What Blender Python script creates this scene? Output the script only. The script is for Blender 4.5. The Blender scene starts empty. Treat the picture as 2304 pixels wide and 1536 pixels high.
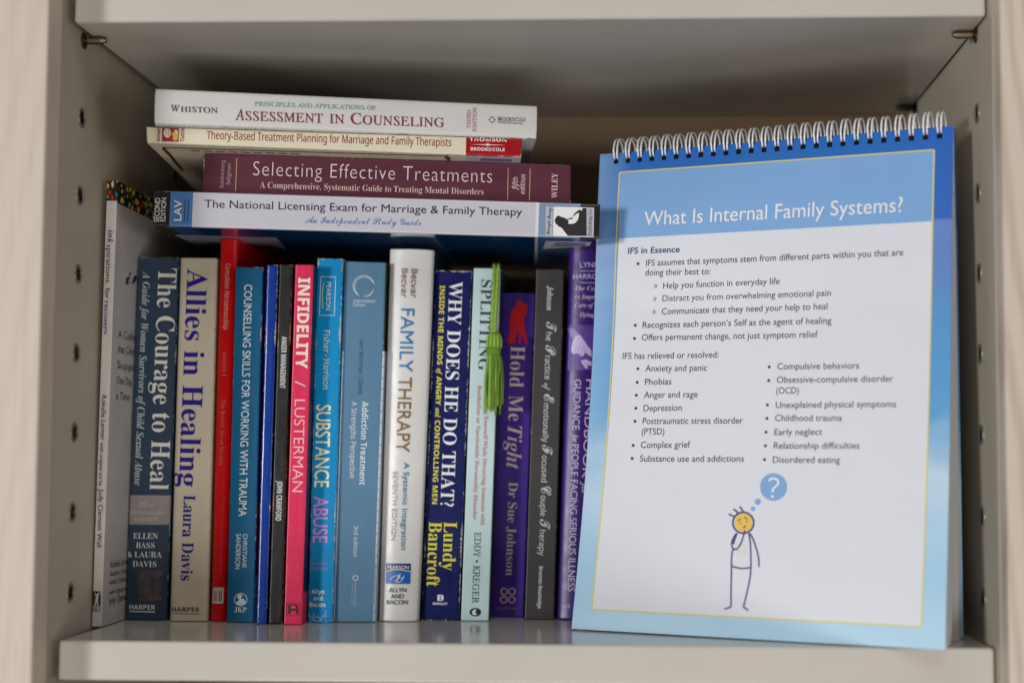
import bpy, bmesh, math, random
from mathutils import Vector, Matrix
from mathutils.geometry import tessellate_polygon
random.seed(7)
sc = bpy.context.scene
COL = sc.collection
# ------------------------------------------------------------------ camera
FPX, PX, PY = 3350.234, 1152 + 142.224, 768 + 49.846      # focal length and optical centre in pixels of the 2304 px photograph
CAM = Vector((0.326282, -0.852133, 0.106719))
yaw, pitch, roll = 0.036962, 0.061865, 0.003619
fw = Vector((-math.sin(yaw)*math.cos(pitch), math.cos(yaw)*math.cos(pitch), math.sin(pitch)))
r0 = Vector((math.cos(yaw), math.sin(yaw), 0)); u0 = r0.cross(fw)
rt = math.cos(roll)*r0 + math.sin(roll)*u0; up = -math.sin(roll)*r0 + math.cos(roll)*u0
cd = bpy.data.cameras.new('camera'); cam = bpy.data.objects.new('camera', cd); COL.objects.link(cam)
cam.matrix_world = Matrix(((rt.x, up.x, -fw.x, CAM.x), (rt.y, up.y, -fw.y, CAM.y), (rt.z, up.z, -fw.z, CAM.z), (0, 0, 0, 1)))
cd.sensor_width = 36; cd.lens = FPX/2304*36
cd.shift_x = -142.224/2304; cd.shift_y = 49.846/2304
cd.clip_start = 0.01; cd.clip_end = 50
cd.dof.use_dof = True; cd.dof.focus_distance = 0.935; cd.dof.aperture_fstop = 2.6; cd.dof.aperture_blades = 9
sc.camera = cam
# ------------------------------------------------------------------ light
w = bpy.data.worlds.new('World'); sc.world = w; w.use_nodes = True
bg = w.node_tree.nodes['Background']; bg.inputs[0].default_value = (1.0, 0.93, 0.86, 1); bg.inputs[1].default_value = 0.015
def area(name, loc, target, sx, sy, power, col):
    l = bpy.data.lights.new(name, 'AREA'); l.shape = 'RECTANGLE'; l.size = sx; l.size_y = sy; l.energy = power; l.color = col
    o = bpy.data.objects.new(name, l); COL.objects.link(o); o.location = loc
    o.rotation_euler = (Vector(target) - Vector(loc)).to_track_quat('-Z', 'Z').to_euler(); return o
area('window_light', (-2.55, -3.6, 0.13), (0.2, 0, 0.17), 0.70, 0.62, 102, (0.985, 0.99, 1.0))
area('floor_bounce_light', (0.28, -1.35, -0.75), (0.2, 0.02, 0.22), 1.1, 0.8, 10, (1.0, 0.97, 0.94))
area('side_fill_light', (1.9, -0.85, -0.10), (0.0, 0.03, 0.18), 0.7, 0.8, 5, (1.0, 0.94, 0.86))  # unseen fill from the right, added to brighten the left side panel
area('top_fill_light', (0.5, -1.3, 1.55), (0.25, 0.0, 0.05), 1.3, 0.9, 9, (1.0, 0.97, 0.94))  # unseen fill from above, added to lift the top face of the shelf
sc.view_settings.view_transform = 'Standard'; sc.view_settings.look = 'None'
sc.view_settings.exposure = 0; sc.view_settings.gamma = 1; sc.view_settings.use_curve_mapping = False
sc.cycles.use_denoising = True
sc.cycles.max_bounces = 6
# ------------------------------------------------------------------ measuring: a ray through a photo pixel cut with a real plane
def ray(m):
    return rt*((m[0]-PX)/FPX) - up*((m[1]-PY)/FPX) + fw
def cut(m, O, n):
    d = ray(m); return CAM + d*((Vector(O)-CAM).dot(n)/d.dot(n))
def at_y(m, y): return cut(m, (0, y, 0), Vector((0, 1, 0)))
def at_z(m, z): return cut(m, (0, 0, z), Vector((0, 0, 1)))
def at_x(m, x): return cut(m, (x, 0, 0), Vector((1, 0, 0)))
# ------------------------------------------------------------------ materials
def lin(c): return tuple((x/255/12.92 if x/255 <= 0.04045 else ((x/255+0.055)/1.055)**2.4) for x in c)
ALB = 1.12
MATS = {}
def base_mat(name, rough, spec):
    m = bpy.data.materials.new(name); m.use_nodes = True; nt = m.node_tree
    b = nt.nodes['Principled BSDF']; b.inputs['Roughness'].default_value = rough; b.inputs['Specular IOR Level'].default_value = spec
    return m, nt, b
def N(nt, t, **k):
    n = nt.nodes.new(t)
    for a, v in k.items(): setattr(n, a, v)
    return n
def mix(nt, fac, a, b, mode='MIX'):
    n = nt.nodes.new('ShaderNodeMix'); n.data_type = 'RGBA'; n.blend_type = mode
    for s, v in ((n.inputs[0], fac), (n.inputs[6], a), (n.inputs[7], b)):
        if hasattr(v, 'is_linked'): nt.links.new(v, s)
        else: s.default_value = v if not isinstance(v, tuple) else (tuple(v)+(1,))[:4]
    return n.outputs[2]
def ramp(nt, src, stops):
    r = nt.nodes.new('ShaderNodeValToRGB'); nt.links.new(src, r.inputs[0]); el = r.color_ramp.elements
    while len(el) < len(stops): el.new(0.5)
    for e, (p, c) in zip(el, stops): e.position = p; e.color = (c, c, c, 1) if not isinstance(c, tuple) else tuple(c)+(1,)
    return r.outputs[0]
def noise(nt, scale, detail=3, vec=None, rough=0.5):
    n = nt.nodes.new('ShaderNodeTexNoise'); n.inputs['Scale'].default_value = scale; n.inputs['Detail'].default_value = detail; n.inputs['Roughness'].default_value = rough
    if vec is None:
        tc = nt.nodes.new('ShaderNodeTexCoord'); vec = tc.outputs['Object']
    nt.links.new(vec, n.inputs['Vector']); return n.outputs['Fac']
def bump(nt, b, h, s, d=0.001):
    n = nt.nodes.new('ShaderNodeBump'); n.inputs['Strength'].default_value = s; n.inputs['Distance'].default_value = d
    nt.links.new(h, n.inputs['Height']); nt.links.new(n.outputs[0], b.inputs['Normal'])
def card(c, rough=0.36, wear=0.25, spec=0.35, wave=0.25, wearcol=(215, 208, 198), var=0.12):
    """printed, laminated cover stock; wear whitens the corners of the spine"""
    key = ('card', c, rough, wear, spec, wave, wearcol)
    if key in MATS: return MATS[key]
    m, nt, b = base_mat('cover_stock', rough, spec)
    col = tuple(min(0.85, x*ALB) for x in lin(c))
    n1 = noise(nt, 35, 4)
    dark = tuple(x*(1-var) for x in col)
    c1 = mix(nt, ramp(nt, n1, [(0.3, 0.0), (0.75, 1.0)]), dark, col)
    sp = noise(nt, 900, 2)
    c1 = mix(nt, ramp(nt, sp, [(0.70, 0.0), (0.78, 0.35*min(1, wear*2))]), c1, tuple(min(0.8, x*1.6+0.03) for x in col))
    if wear > 0:
        at = N(nt, 'ShaderNodeAttribute', attribute_name='edge')
        e = N(nt, 'ShaderNodeMapRange'); nt.links.new(at.outputs['Fac'], e.inputs[0]); e.inputs[1].default_value = 0.0; e.inputs[2].default_value = 0.0016+0.0022*wear
        e.inputs[3].default_value = 0.30+0.22*wear; e.inputs[4].default_value = -0.25
        lo = N(nt, 'ShaderNodeMapRange'); nt.links.new(noise(nt, 47, 3), lo.inputs[0]); lo.inputs[1].default_value = 0.35; lo.inputs[2].default_value = 0.7; lo.inputs[3].default_value = -0.22; lo.inputs[4].default_value = 0.10
        a0 = N(nt, 'ShaderNodeMath', operation='ADD'); nt.links.new(e.outputs[0], a0.inputs[0]); nt.links.new(lo.outputs[0], a0.inputs[1])
        a = N(nt, 'ShaderNodeMath', operation='ADD'); nt.links.new(a0.outputs[0], a.inputs[0]); nt.links.new(noise(nt, 420, 6, rough=0.7), a.inputs[1])
        msk = ramp(nt, a.outputs[0], [(0.82, 0.0), (0.90, 0.9)])
        c1 = mix(nt, msk, c1, tuple(x*0.95 for x in lin(wearcol)))
    nt.links.new(c1, b.inputs['Base Color'])
    n2 = noise(nt, 60, 3)
    rr = N(nt, 'ShaderNodeMapRange'); nt.links.new(n2, rr.inputs[0]); rr.inputs[3].default_value = rough*0.8; rr.inputs[4].default_value = rough*1.25
    nt.links.new(rr.outputs[0], b.inputs['Roughness'])
    if wave > 0: bump(nt, b, noise(nt, 110, 3), wave, 0.0008)
    MATS[key] = m; return m
def ink(c, rough=0.4):
    key = ('ink', c, rough)
    if key in MATS: return MATS[key]
    m, nt, b = base_mat('printed_ink', rough, 0.45)
    col = tuple(min(0.85, x*ALB) for x in lin(c))
    nt.links.new(mix(nt, ramp(nt, noise(nt, 700, 2), [(0.35, 0.0), (0.8, 0.25)]), col, tuple(x*0.75 for x in col)), b.inputs['Base Color'])
    MATS[key] = m; return m
def paper(c=(214, 206, 190)):
    key = ('paper', c)
    if key in MATS: return MATS[key]
    m, nt, b = base_mat('paper_edges', 0.8, 0.2)
    tc = N(nt, 'ShaderNodeTexCoord'); mp = N(nt, 'ShaderNodeMapping'); nt.links.new(tc.outputs['Object'], mp.inputs[0]); mp.inputs['Scale'].default_value = (2600, 30, 30)
    n = noise(nt, 1, 2, mp.outputs[0]); col = lin(c)
    nt.links.new(mix(nt, n, tuple(x*0.75 for x in col), col), b.inputs['Base Color'])
    MATS[key] = m; return m
def laminate(c, rough, name='laminate'):
    m, nt, b = base_mat(name, rough, 0.5); col = tuple(x*ALB for x in lin(c))
    c1 = mix(nt, noise(nt, 9, 4), tuple(x*0.90 for x in col), tuple(x*1.06 for x in col))
    c1 = mix(nt, ramp(nt, noise(nt, 420, 2), [(0.66, 0.0), (0.76, 0.25)]), c1, tuple(x*0.8 for x in col))
    nt.links.new(c1, b.inputs['Base Color']); bump(nt, b, noise(nt, 800, 2), 0.06, 0.0003); return m
def wood(offset=0.0):
    m, nt, b = base_mat('bleached_wood', 0.5, 0.35)
    tc = N(nt, 'ShaderNodeTexCoord'); mp = N(nt, 'ShaderNodeMapping'); nt.links.new(tc.outputs['Object'], mp.inputs[0])
    mp.inputs['Scale'].default_value = (1, 1, 0.16); mp.inputs['Location'].default_value = (offset, 0, offset*0.7)
    wv = N(nt, 'ShaderNodeTexWave', wave_type='RINGS', rings_direction='Y'); nt.links.new(mp.outputs[0], wv.inputs['Vector'])
    wv.inputs['Scale'].default_value = 34; wv.inputs['Distortion'].default_value = 5.0 if offset > 0.3 else 1.5; wv.inputs['Detail'].default_value = 2; wv.inputs['Detail Scale'].default_value = 1.2
    mp2 = N(nt, 'ShaderNodeMapping'); nt.links.new(tc.outputs['Object'], mp2.inputs[0]); mp2.inputs['Scale'].default_value = (420, 420, 7)
    fine = noise(nt, 1, 4, mp2.outputs[0])
    a = lin((207, 192, 176)); d = lin((184, 164, 145)); p = lin((212, 202, 192))
    c1 = mix(nt, ramp(nt, wv.outputs['Fac'], [(0.35, 0.0), (1.0, 0.75 if offset > 0.3 else 0.22)]), a, d)
    c1 = mix(nt, ramp(nt, fine, [(0.4, 0.0), (0.75, 0.55)]), c1, p)
    mp3 = N(nt, 'ShaderNodeMapping'); nt.links.new(tc.outputs['Object'], mp3.inputs[0]); mp3.inputs['Scale'].default_value = (900, 900, 22)
    c1 = mix(nt, ramp(nt, noise(nt, 1, 2, mp3.outputs[0]), [(0.66, 0.0), (0.74, 0.35)]), c1, lin((150, 130, 112)))
    nt.links.new(c1, b.inputs['Base Color']); bump(nt, b, fine, 0.12, 0.0005); return m
def metal(c, rough, name='metal'):
    m, nt, b = base_mat(name, rough, 0.5); b.inputs['Metallic'].default_value = 1.0
    col = lin(c); nt.links.new(mix(nt, noise(nt, 300, 3), tuple(x*0.8 for x in col), col), b.inputs['Base Color']); return m
# ------------------------------------------------------------------ objects
def mesh_obj(name, verts, faces, mats, parent=None, fm=None, smooth=False, edge=None):
    me = bpy.data.meshes.new(name); me.from_pydata([tuple(v) for v in verts], [], faces)
    for m in (mats if isinstance(mats, (list, tuple)) else [mats]): me.materials.append(m)
    if fm: me.polygons.foreach_set('material_index', fm)
    if smooth: me.polygons.foreach_set('use_smooth', [True]*len(me.polygons))
    if edge is not None:
        a = me.attributes.new('edge', 'FLOAT', 'POINT'); a.data.foreach_set('value', edge)
    me.update()
    o = bpy.data.objects.new(name, me); COL.objects.link(o)
    if parent is not None:
        o.parent = parent
        off = parent_world(parent)
        me.transform(Matrix.Translation(-off))
    return o
def parent_world(p):
    v = Vector(p.location)
    while p.parent is not None:
        p = p.parent; v = v + Vector(p.location)
    return v
def thing(name, label, cat, loc, group=None):
    o = bpy.data.objects.new(name, None); COL.objects.link(o); o.location = loc; o.empty_display_size = 0.02
    o['label'] = label; o['category'] = cat
    if group: o['group'] = group
    return o
def tag(o, label, cat, group=None):
    o['label'] = label; o['category'] = cat
    if group: o['group'] = group
    return o
class MB:
    def __init__(s): s.v = []; s.f = []; s.m = []
    def add(s, v, f, m=0):
        k = len(s.v); s.v += [Vector(x) for x in v]; s.f += [tuple(i+k for i in g) for g in f]; s.m += [m]*len(f)
    def box(s, lo, hi, m=0):
        x0, y0, z0 = lo; x1, y1, z1 = hi
        s.add([(x0,y0,z0),(x1,y0,z0),(x1,y1,z0),(x0,y1,z0),(x0,y0,z1),(x1,y0,z1),(x1,y1,z1),(x0,y1,z1)],
              [(0,3,2,1),(4,5,6,7),(0,1,5,4),(1,2,6,5),(2,3,7,6),(3,0,4,7)], m)
    def tube(s, pts, r, n=8, m=0, cap=True):
        pts = [Vector(p) for p in pts]; rings = []; nrm = None
        for i, p in enumerate(pts):
            d = (pts[min(i+1, len(pts)-1)] - pts[max(i-1, 0)]).normalized()
            if nrm is None:
                nrm = d.cross(Vector((0.31, 0.87, 0.2))).normalized()
            nrm = (nrm - d*nrm.dot(d)).normalized(); bi = d.cross(nrm)
            rr = r[i] if isinstance(r, (list, tuple)) else r
            rings.append([p + (nrm*math.cos(2*math.pi*k/n) + bi*math.sin(2*math.pi*k/n))*rr for k in range(n)])
        v = [q for g in rings for q in g]; f = []
        for i in range(len(pts)-1):
            for k in range(n):
                f.append((i*n+k, i*n+(k+1) % n, (i+1)*n+(k+1) % n, (i+1)*n+k))
        if cap: f += [tuple(range(n))[::-1], tuple(range((len(pts)-1)*n, len(pts)*n))]
        s.add(v, f, m)
    def obj(s, name, mats, parent=None, smooth=False, bevel=0):
        o = mesh_obj(name, s.v, s.f, mats, parent, s.m, smooth)
        if bevel:
            bm = bmesh.new(); bm.from_mesh(o.data)
            bmesh.ops.bevel(bm, geom=bm.edges[:], offset=bevel, segments=3, profile=0.5, affect='EDGES'); bm.to_mesh(o.data); bm.free()
            for p in o.data.polygons: p.use_smooth = False
        return o
# ------------------------------------------------------------------ lettering
SHEAR = {'roman': 0.285}
FONT = {'sans': None, 'roman': (0x1d434, 0x1d44e, 0x1d7ce), 'serif': (0x1d400, 0x1d41a, 0x1d7ce), 'italic': (0x1d434, 0x1d44e, None), 'bitalic': (0x1d468, 0x1d482, 0x1d7ce),
        'script': (0x1d4d0, 0x1d4ea, None), 'noto': (0x1d5a0, 0x1d5ba, 0x1d7e2), 'bold': (0x1d5d4, 0x1d5ee, 0x1d7ec), 'obl': (0x1d608, 0x1d622, None)}
def conv(s, f):
    t = FONT[f]
    if t is None: return s
    r = ''
    for c in s:
        if 'A' <= c <= 'Z': r += chr(t[0]+ord(c)-65)
        elif 'a' <= c <= 'z': r += '\u210e' if (f in ('italic', 'roman') and c == 'h') else chr(t[1]+ord(c)-97)
        elif '0' <= c <= '9' and t[2]: r += chr(t[2]+ord(c)-48)
        else: r += c
    return r
def raw_text(s, off=0.0, space=1.0, shear=0.0):
    c = bpy.data.curves.new('t', 'FONT'); c.body = s; c.offset = off; c.resolution_u = 4; c.space_character = space
    o = bpy.data.objects.new('t', c); COL.objects.link(o)
    dg = bpy.context.evaluated_depsgraph_get()
    me = bpy.data.meshes.new_from_object(o.evaluated_get(dg))
    v = [Vector((q.co.x-shear*q.co.y, q.co.y)) for q in me.vertices]; f = [tuple(p.vertices) for p in me.polygons]
    bpy.data.objects.remove(o); bpy.data.curves.remove(c); bpy.data.meshes.remove(me)
    return v, f
CAPS = {}
def cap_h(f):
    if f not in CAPS: CAPS[f] = max(p.y for p in raw_text(conv('I', f))[0])
    return CAPS[f]
try:                                     # serif letters come from the built-in fallback face; plain letters if it is missing
    if raw_text(conv('I', 'serif'))[0] == raw_text(conv('W', 'serif'))[0] or len(raw_text(conv('A', 'serif'))[0]) < 5:
        raise ValueError
except Exception:
    for k in FONT: FONT[k] = None
class Face:
    """a printed face: place(m) turns a photo pixel into a point on it, lift(P) adds its relief"""
    def __init__(s, O, n, lift=None, eps=0.00012):
        s.shift = None; s.bow = None; s.O = Vector(O); s.n = Vector(n).normalized(); s.lift_f = lift; s.eps = eps
    def place(s, m):
        P = cut(m, s.O, s.n)
        if s.bow:
            for _ in range(4): P = cut(m, s.O+s.n*s.bow(P), s.n)
        return P + s.shift(P) if s.shift else P
    def lift(s, P, k=1.0):
        if s.lift_f: P = P + s.lift_f(P)
        if s.bow:
            d = P-CAM
            for _ in range(4): P = CAM + d*((s.O+s.n*s.bow(P)-CAM).dot(s.n)/d.dot(s.n))
        return P - s.n*(s.eps+0.00008*(k-1))
class Print:
    def __init__(s, face): s.face = face; s.b = MB(); s.mats = []
    def slot(s, m):
        if m not in s.mats: s.mats.append(m)
        return s.mats.index(m)
    def text(s, p0, p1, h, string, col, font='sans', off=0.0, space=1.0, rough=0.4, k=1.0):
        v, f = raw_text(conv(string, font), off, space, SHEAR.get(font, 0.0))
        if not v: return s
        A = s.face.place(p0); B = s.face.place(p1); e = (B-A); L = e.length; e.normalize(); nn = e.cross(s.face.n)*1.0
        if nn.length == 0: return s
        nn.normalize(); nn = -nn if nn.dot(-e.cross(s.face.n)) > 0 else nn
        q = Vector((p1[0]-p0[0], p1[1]-p0[1])); q.normalize(); hp = s.face.place((p0[0]+q.y*h, p0[1]-q.x*h)); H = abs((hp-A).dot(nn))
        if (hp-A).dot(nn) < 0: nn = -nn
        x0 = min(a.x for a in v); x1 = max(a.x for a in v); sx = L/(x1-x0); sy = H/cap_h(font)
        s.b.add([s.face.lift(A + e*((a.x-x0)*sx) + nn*(a.y*sy), k) for a in v], f, s.slot(ink(col, rough))); return s
    def poly(s, pts, mat, k=1.0):
        P = [s.face.lift(s.face.place(m), k) for m in pts]
        F = [tuple(t) for t in tessellate_polygon([P])]
        if s.face.lift_f:
            P = [s.face.place(m) for m in pts]; bm = bmesh.new(); vs = [bm.verts.new(p) for p in P]
            for t in F:
                try: bm.faces.new([vs[i] for i in t])
                except ValueError: pass
            for _ in range(5):
                lg = [e for e in bm.edges if e.calc_length() > 0.003]
                if not lg: break
                bmesh.ops.subdivide_edges(bm, edges=lg, cuts=1); bmesh.ops.triangulate(bm, faces=[f for f in bm.faces if len(f.verts) > 3])
            bm.verts.index_update(); P = [s.face.lift(v.co.copy(), k) for v in bm.verts]; F = [tuple(v.index for v in f.verts) for f in bm.faces]; bm.free()
        s.b.add(P, F, s.slot(mat)); return s
    def grid(s, quad, mat, nx=10, ny=10, k=1.0):
        a, b, c, d = [Vector(q) for q in quad]; v = []
        for j in range(ny+1):
            for i in range(nx+1):
                x, y = i/nx, j/ny
                m = (a*(1-x)+b*x)*(1-y) + (d*(1-x)+c*x)*y
                v.append(s.face.lift(s.face.place(m), k))
        s.b.add(v, [(j*(nx+1)+i, j*(nx+1)+i+1, (j+1)*(nx+1)+i+1, (j+1)*(nx+1)+i) for j in range(ny) for i in range(nx)], s.slot(mat)); return s
    def line(s, pts, wd, mat, k=1.0, closed=False):
        pts = [Vector(p) for p in pts]
        if (s.face.lift_f or s.face.bow) and not closed:
            q = [pts[0]]
            for a, b in zip(pts, pts[1:]):
                m = max(1, int((b-a).length/9)); q += [a+(b-a)*(i+1)/m for i in range(m)]
            pts = q
        n = len(pts)
        if closed: pts = pts + [pts[0], pts[1]]; n = len(pts)
        L = []
        for i, p in enumerate(pts):
            if closed and i == 0: d = pts[1]-pts[-3]
            elif closed and i == n-1: d = pts[1+1]-pts[0] if n > 3 else pts[1]-pts[0]
            else: d = pts[min(i+1, n-1)]-pts[max(i-1, 0)]
            d = d.normalized(); nn = Vector((-d.y, d.x))*wd/2; L += [p+nn, p-nn]
        v = [s.face.lift(s.face.place(q), k) for q in L]
        s.b.add(v, [(2*i, 2*i+1, 2*i+3, 2*i+2) for i in range(n-1 if not closed else n-2)], s.slot(mat)); return s
    def box(s, x0, y0, x1, y1, mat, k=1.0): return s.poly([(x0, y0), (x1, y0), (x1, y1), (x0, y1)], mat, k)
    def disc(s, c, rx, ry, mat, k=1.0, n=28):
        return s.poly([(c[0]+rx*math.cos(2*math.pi*i/n), c[1]+ry*math.sin(2*math.pi*i/n)) for i in range(n)], mat, k)
    def ring(s, c, r, wd, mat, k=1.0, n=32, ry=None):
        ry = ry or r
        return s.line([(c[0]+r*math.cos(2*math.pi*i/n), c[1]+ry*math.sin(2*math.pi*i/n)) for i in range(n+1)], wd, mat, k)
    def obj(s, name, parent): return s.b.obj(name, s.mats, parent)
def smooth_line(pts, n=6):
    P = [Vector(p) for p in pts]; out = []
    for i in range(len(P)-1):
        a, b, c, d = P[max(i-1, 0)], P[i], P[i+1], P[min(i+2, len(P)-1)]
        for j in range(n):
            t = j/n; out.append(0.5*((2*b)+(c-a)*t+(2*a-5*b+4*c-d)*t*t+(3*b-a-3*c+d)*t**3))
    out.append(P[-1]); return out
# ------------------------------------------------------------------ the bookcase
W, H, D = 0.530712, 0.360332, 0.248181
XL, XR = -0.0064, W+0.0012
YF = -0.0310                              # front of the wooden upright
M_shelf = laminate((193, 188, 179), 0.13, 'shelf_laminate')
M_panel = laminate((178, 169, 152), 0.42, 'panel_laminate')
M_back = laminate((112, 88, 64), 0.55, 'back_laminate')
M_wood1, M_wood2 = wood(0.13), wood(0.61)
M_pin = metal((128, 112, 92), 0.38, 'antique_nickel'); M_hole = metal((60, 52, 44), 0.45, 'hole_shade')
M_sleeve, _n, _b = base_mat('nickel_sleeve', 0.35, 0.6); _b.inputs['Base Color'].default_value = (0.27, 0.245, 0.21, 1); _b.inputs['Metallic'].default_value = 0.5
bc = thing('bookcase', 'pale bookcase with wooden uprights and rows of metal shelf-pin holes', 'bookcase', (W/2, D, -0.30))
b = MB(); b.box((XL-0.018, -0.0095, -0.30), (XL, D+0.001, 0.66)); pl = b.obj('side_panel', M_panel, bc, bevel=0.0004)
b = MB(); b.box((XR, -0.0095, -0.30), (XR+0.018, D+0.001, 0.66)); prr = b.obj('side_panel', M_panel, bc, bevel=0.0004)
b = MB(); b.box((XL-0.018, D+0.0012, -0.30), (XR+0.018, D+0.007, 0.66)); b.obj('back_panel', M_back, bc)
b = MB(); b.box((-0.080, YF, -0.30), (-0.0044, -0.0097, 0.66)); o = b.obj('upright', M_wood1, bc, bevel=0.0015)
b = MB(); b.box((XR+0.0005, -0.0262, -0.30), (XR+0.075, -0.0097, 0.66)); o = b.obj('upright', M_wood2, bc, bevel=0.0015)
def lathe_x(x0, sgn, yc, zc, prof, n=24):
    v = []; f = []
    for a, r in prof:
        for k in range(n): v.append((x0+sgn*a, yc+r*math.cos(2*math.pi*k/n), zc+r*math.sin(2*math.pi*k/n)))
    for i in range(len(prof)-1):
        for k in range(n):
            q = (i*n+k, i*n+(k+1) % n, (i+1)*n+(k+1) % n, (i+1)*n+k); f.append(q if sgn < 0 else q[::-1])
    return v, f
HZ = [0.310069-0.04756*k for k in range(-1, 7)]
for x0, sg in ((XL, 1), (XR, -1)):
    for yc in (0.0283, D-0.034):
        for i, z in enumerate(HZ):
            if i == 0: continue
            b = MB(); b.add(*lathe_x(x0, sg, yc, z, [(0.0001, 0.0059), (0.0005, 0.0058), (0.0009, 0.0053), (0.0008, 0.0046), (0.0002, 0.0042)]), 0)
            b.add(*lathe_x(x0, sg, yc, z, [(0.0002, 0.0042), (0.0001, 0.0030), (0.00015, 0.0004)]), 1)
            b.obj('pin_sleeve', [M_sleeve, M_hole], pl if sg > 0 else prr, smooth=True)
def shelf(z0, z1, label):
    b = MB(); b.box((-0.0016, 0, z0), (W+0.0002, D, z1)); o = b.obj('shelf', M_shelf, None, bevel=0.0017)
    tag(o, label, 'shelf', 'shelves of the bookcase')
shelf(-0.0226, 0, 'lower pale laminate shelf carrying all the books and the flip chart')
shelf(H, H+0.0226, 'upper pale laminate shelf above the books, resting on the metal pins')
for x0, sg, yc, lab in ((XL, 1, 0.0283, 'metal shelf pin under the left front corner of the upper shelf'),
                        (XR, -1, 0.0283, 'metal shelf pin under the right front corner of the upper shelf'),
                        (XR, -1, D-0.034, 'shelf pin in painted shade at the back right corner, above the flip chart rings')):
    zc = H-0.0027; b = MB()
    b.add(*lathe_x(x0, sg, yc, zc-0.0004, [(0.0, 0.0048), (0.0008, 0.0048), (0.0012, 0.0034), (0.0016, 0.0023)], 20), 0)
    b.add(*lathe_x(x0, sg, yc, zc, [(0.0016, 0.0021), (0.003, 0.0026), (0.0112, 0.0026), (0.0142, 0.0014), (0.0146, 0.0002)], 8), 0)
    o = b.obj('shelf_pin', M_hole if yc > 0.1 else M_pin); tag(o, lab, 'shelf pin', 'pins holding the upper shelf')  # rear pin takes the dark hole metal: its shade is put into the colour
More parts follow.
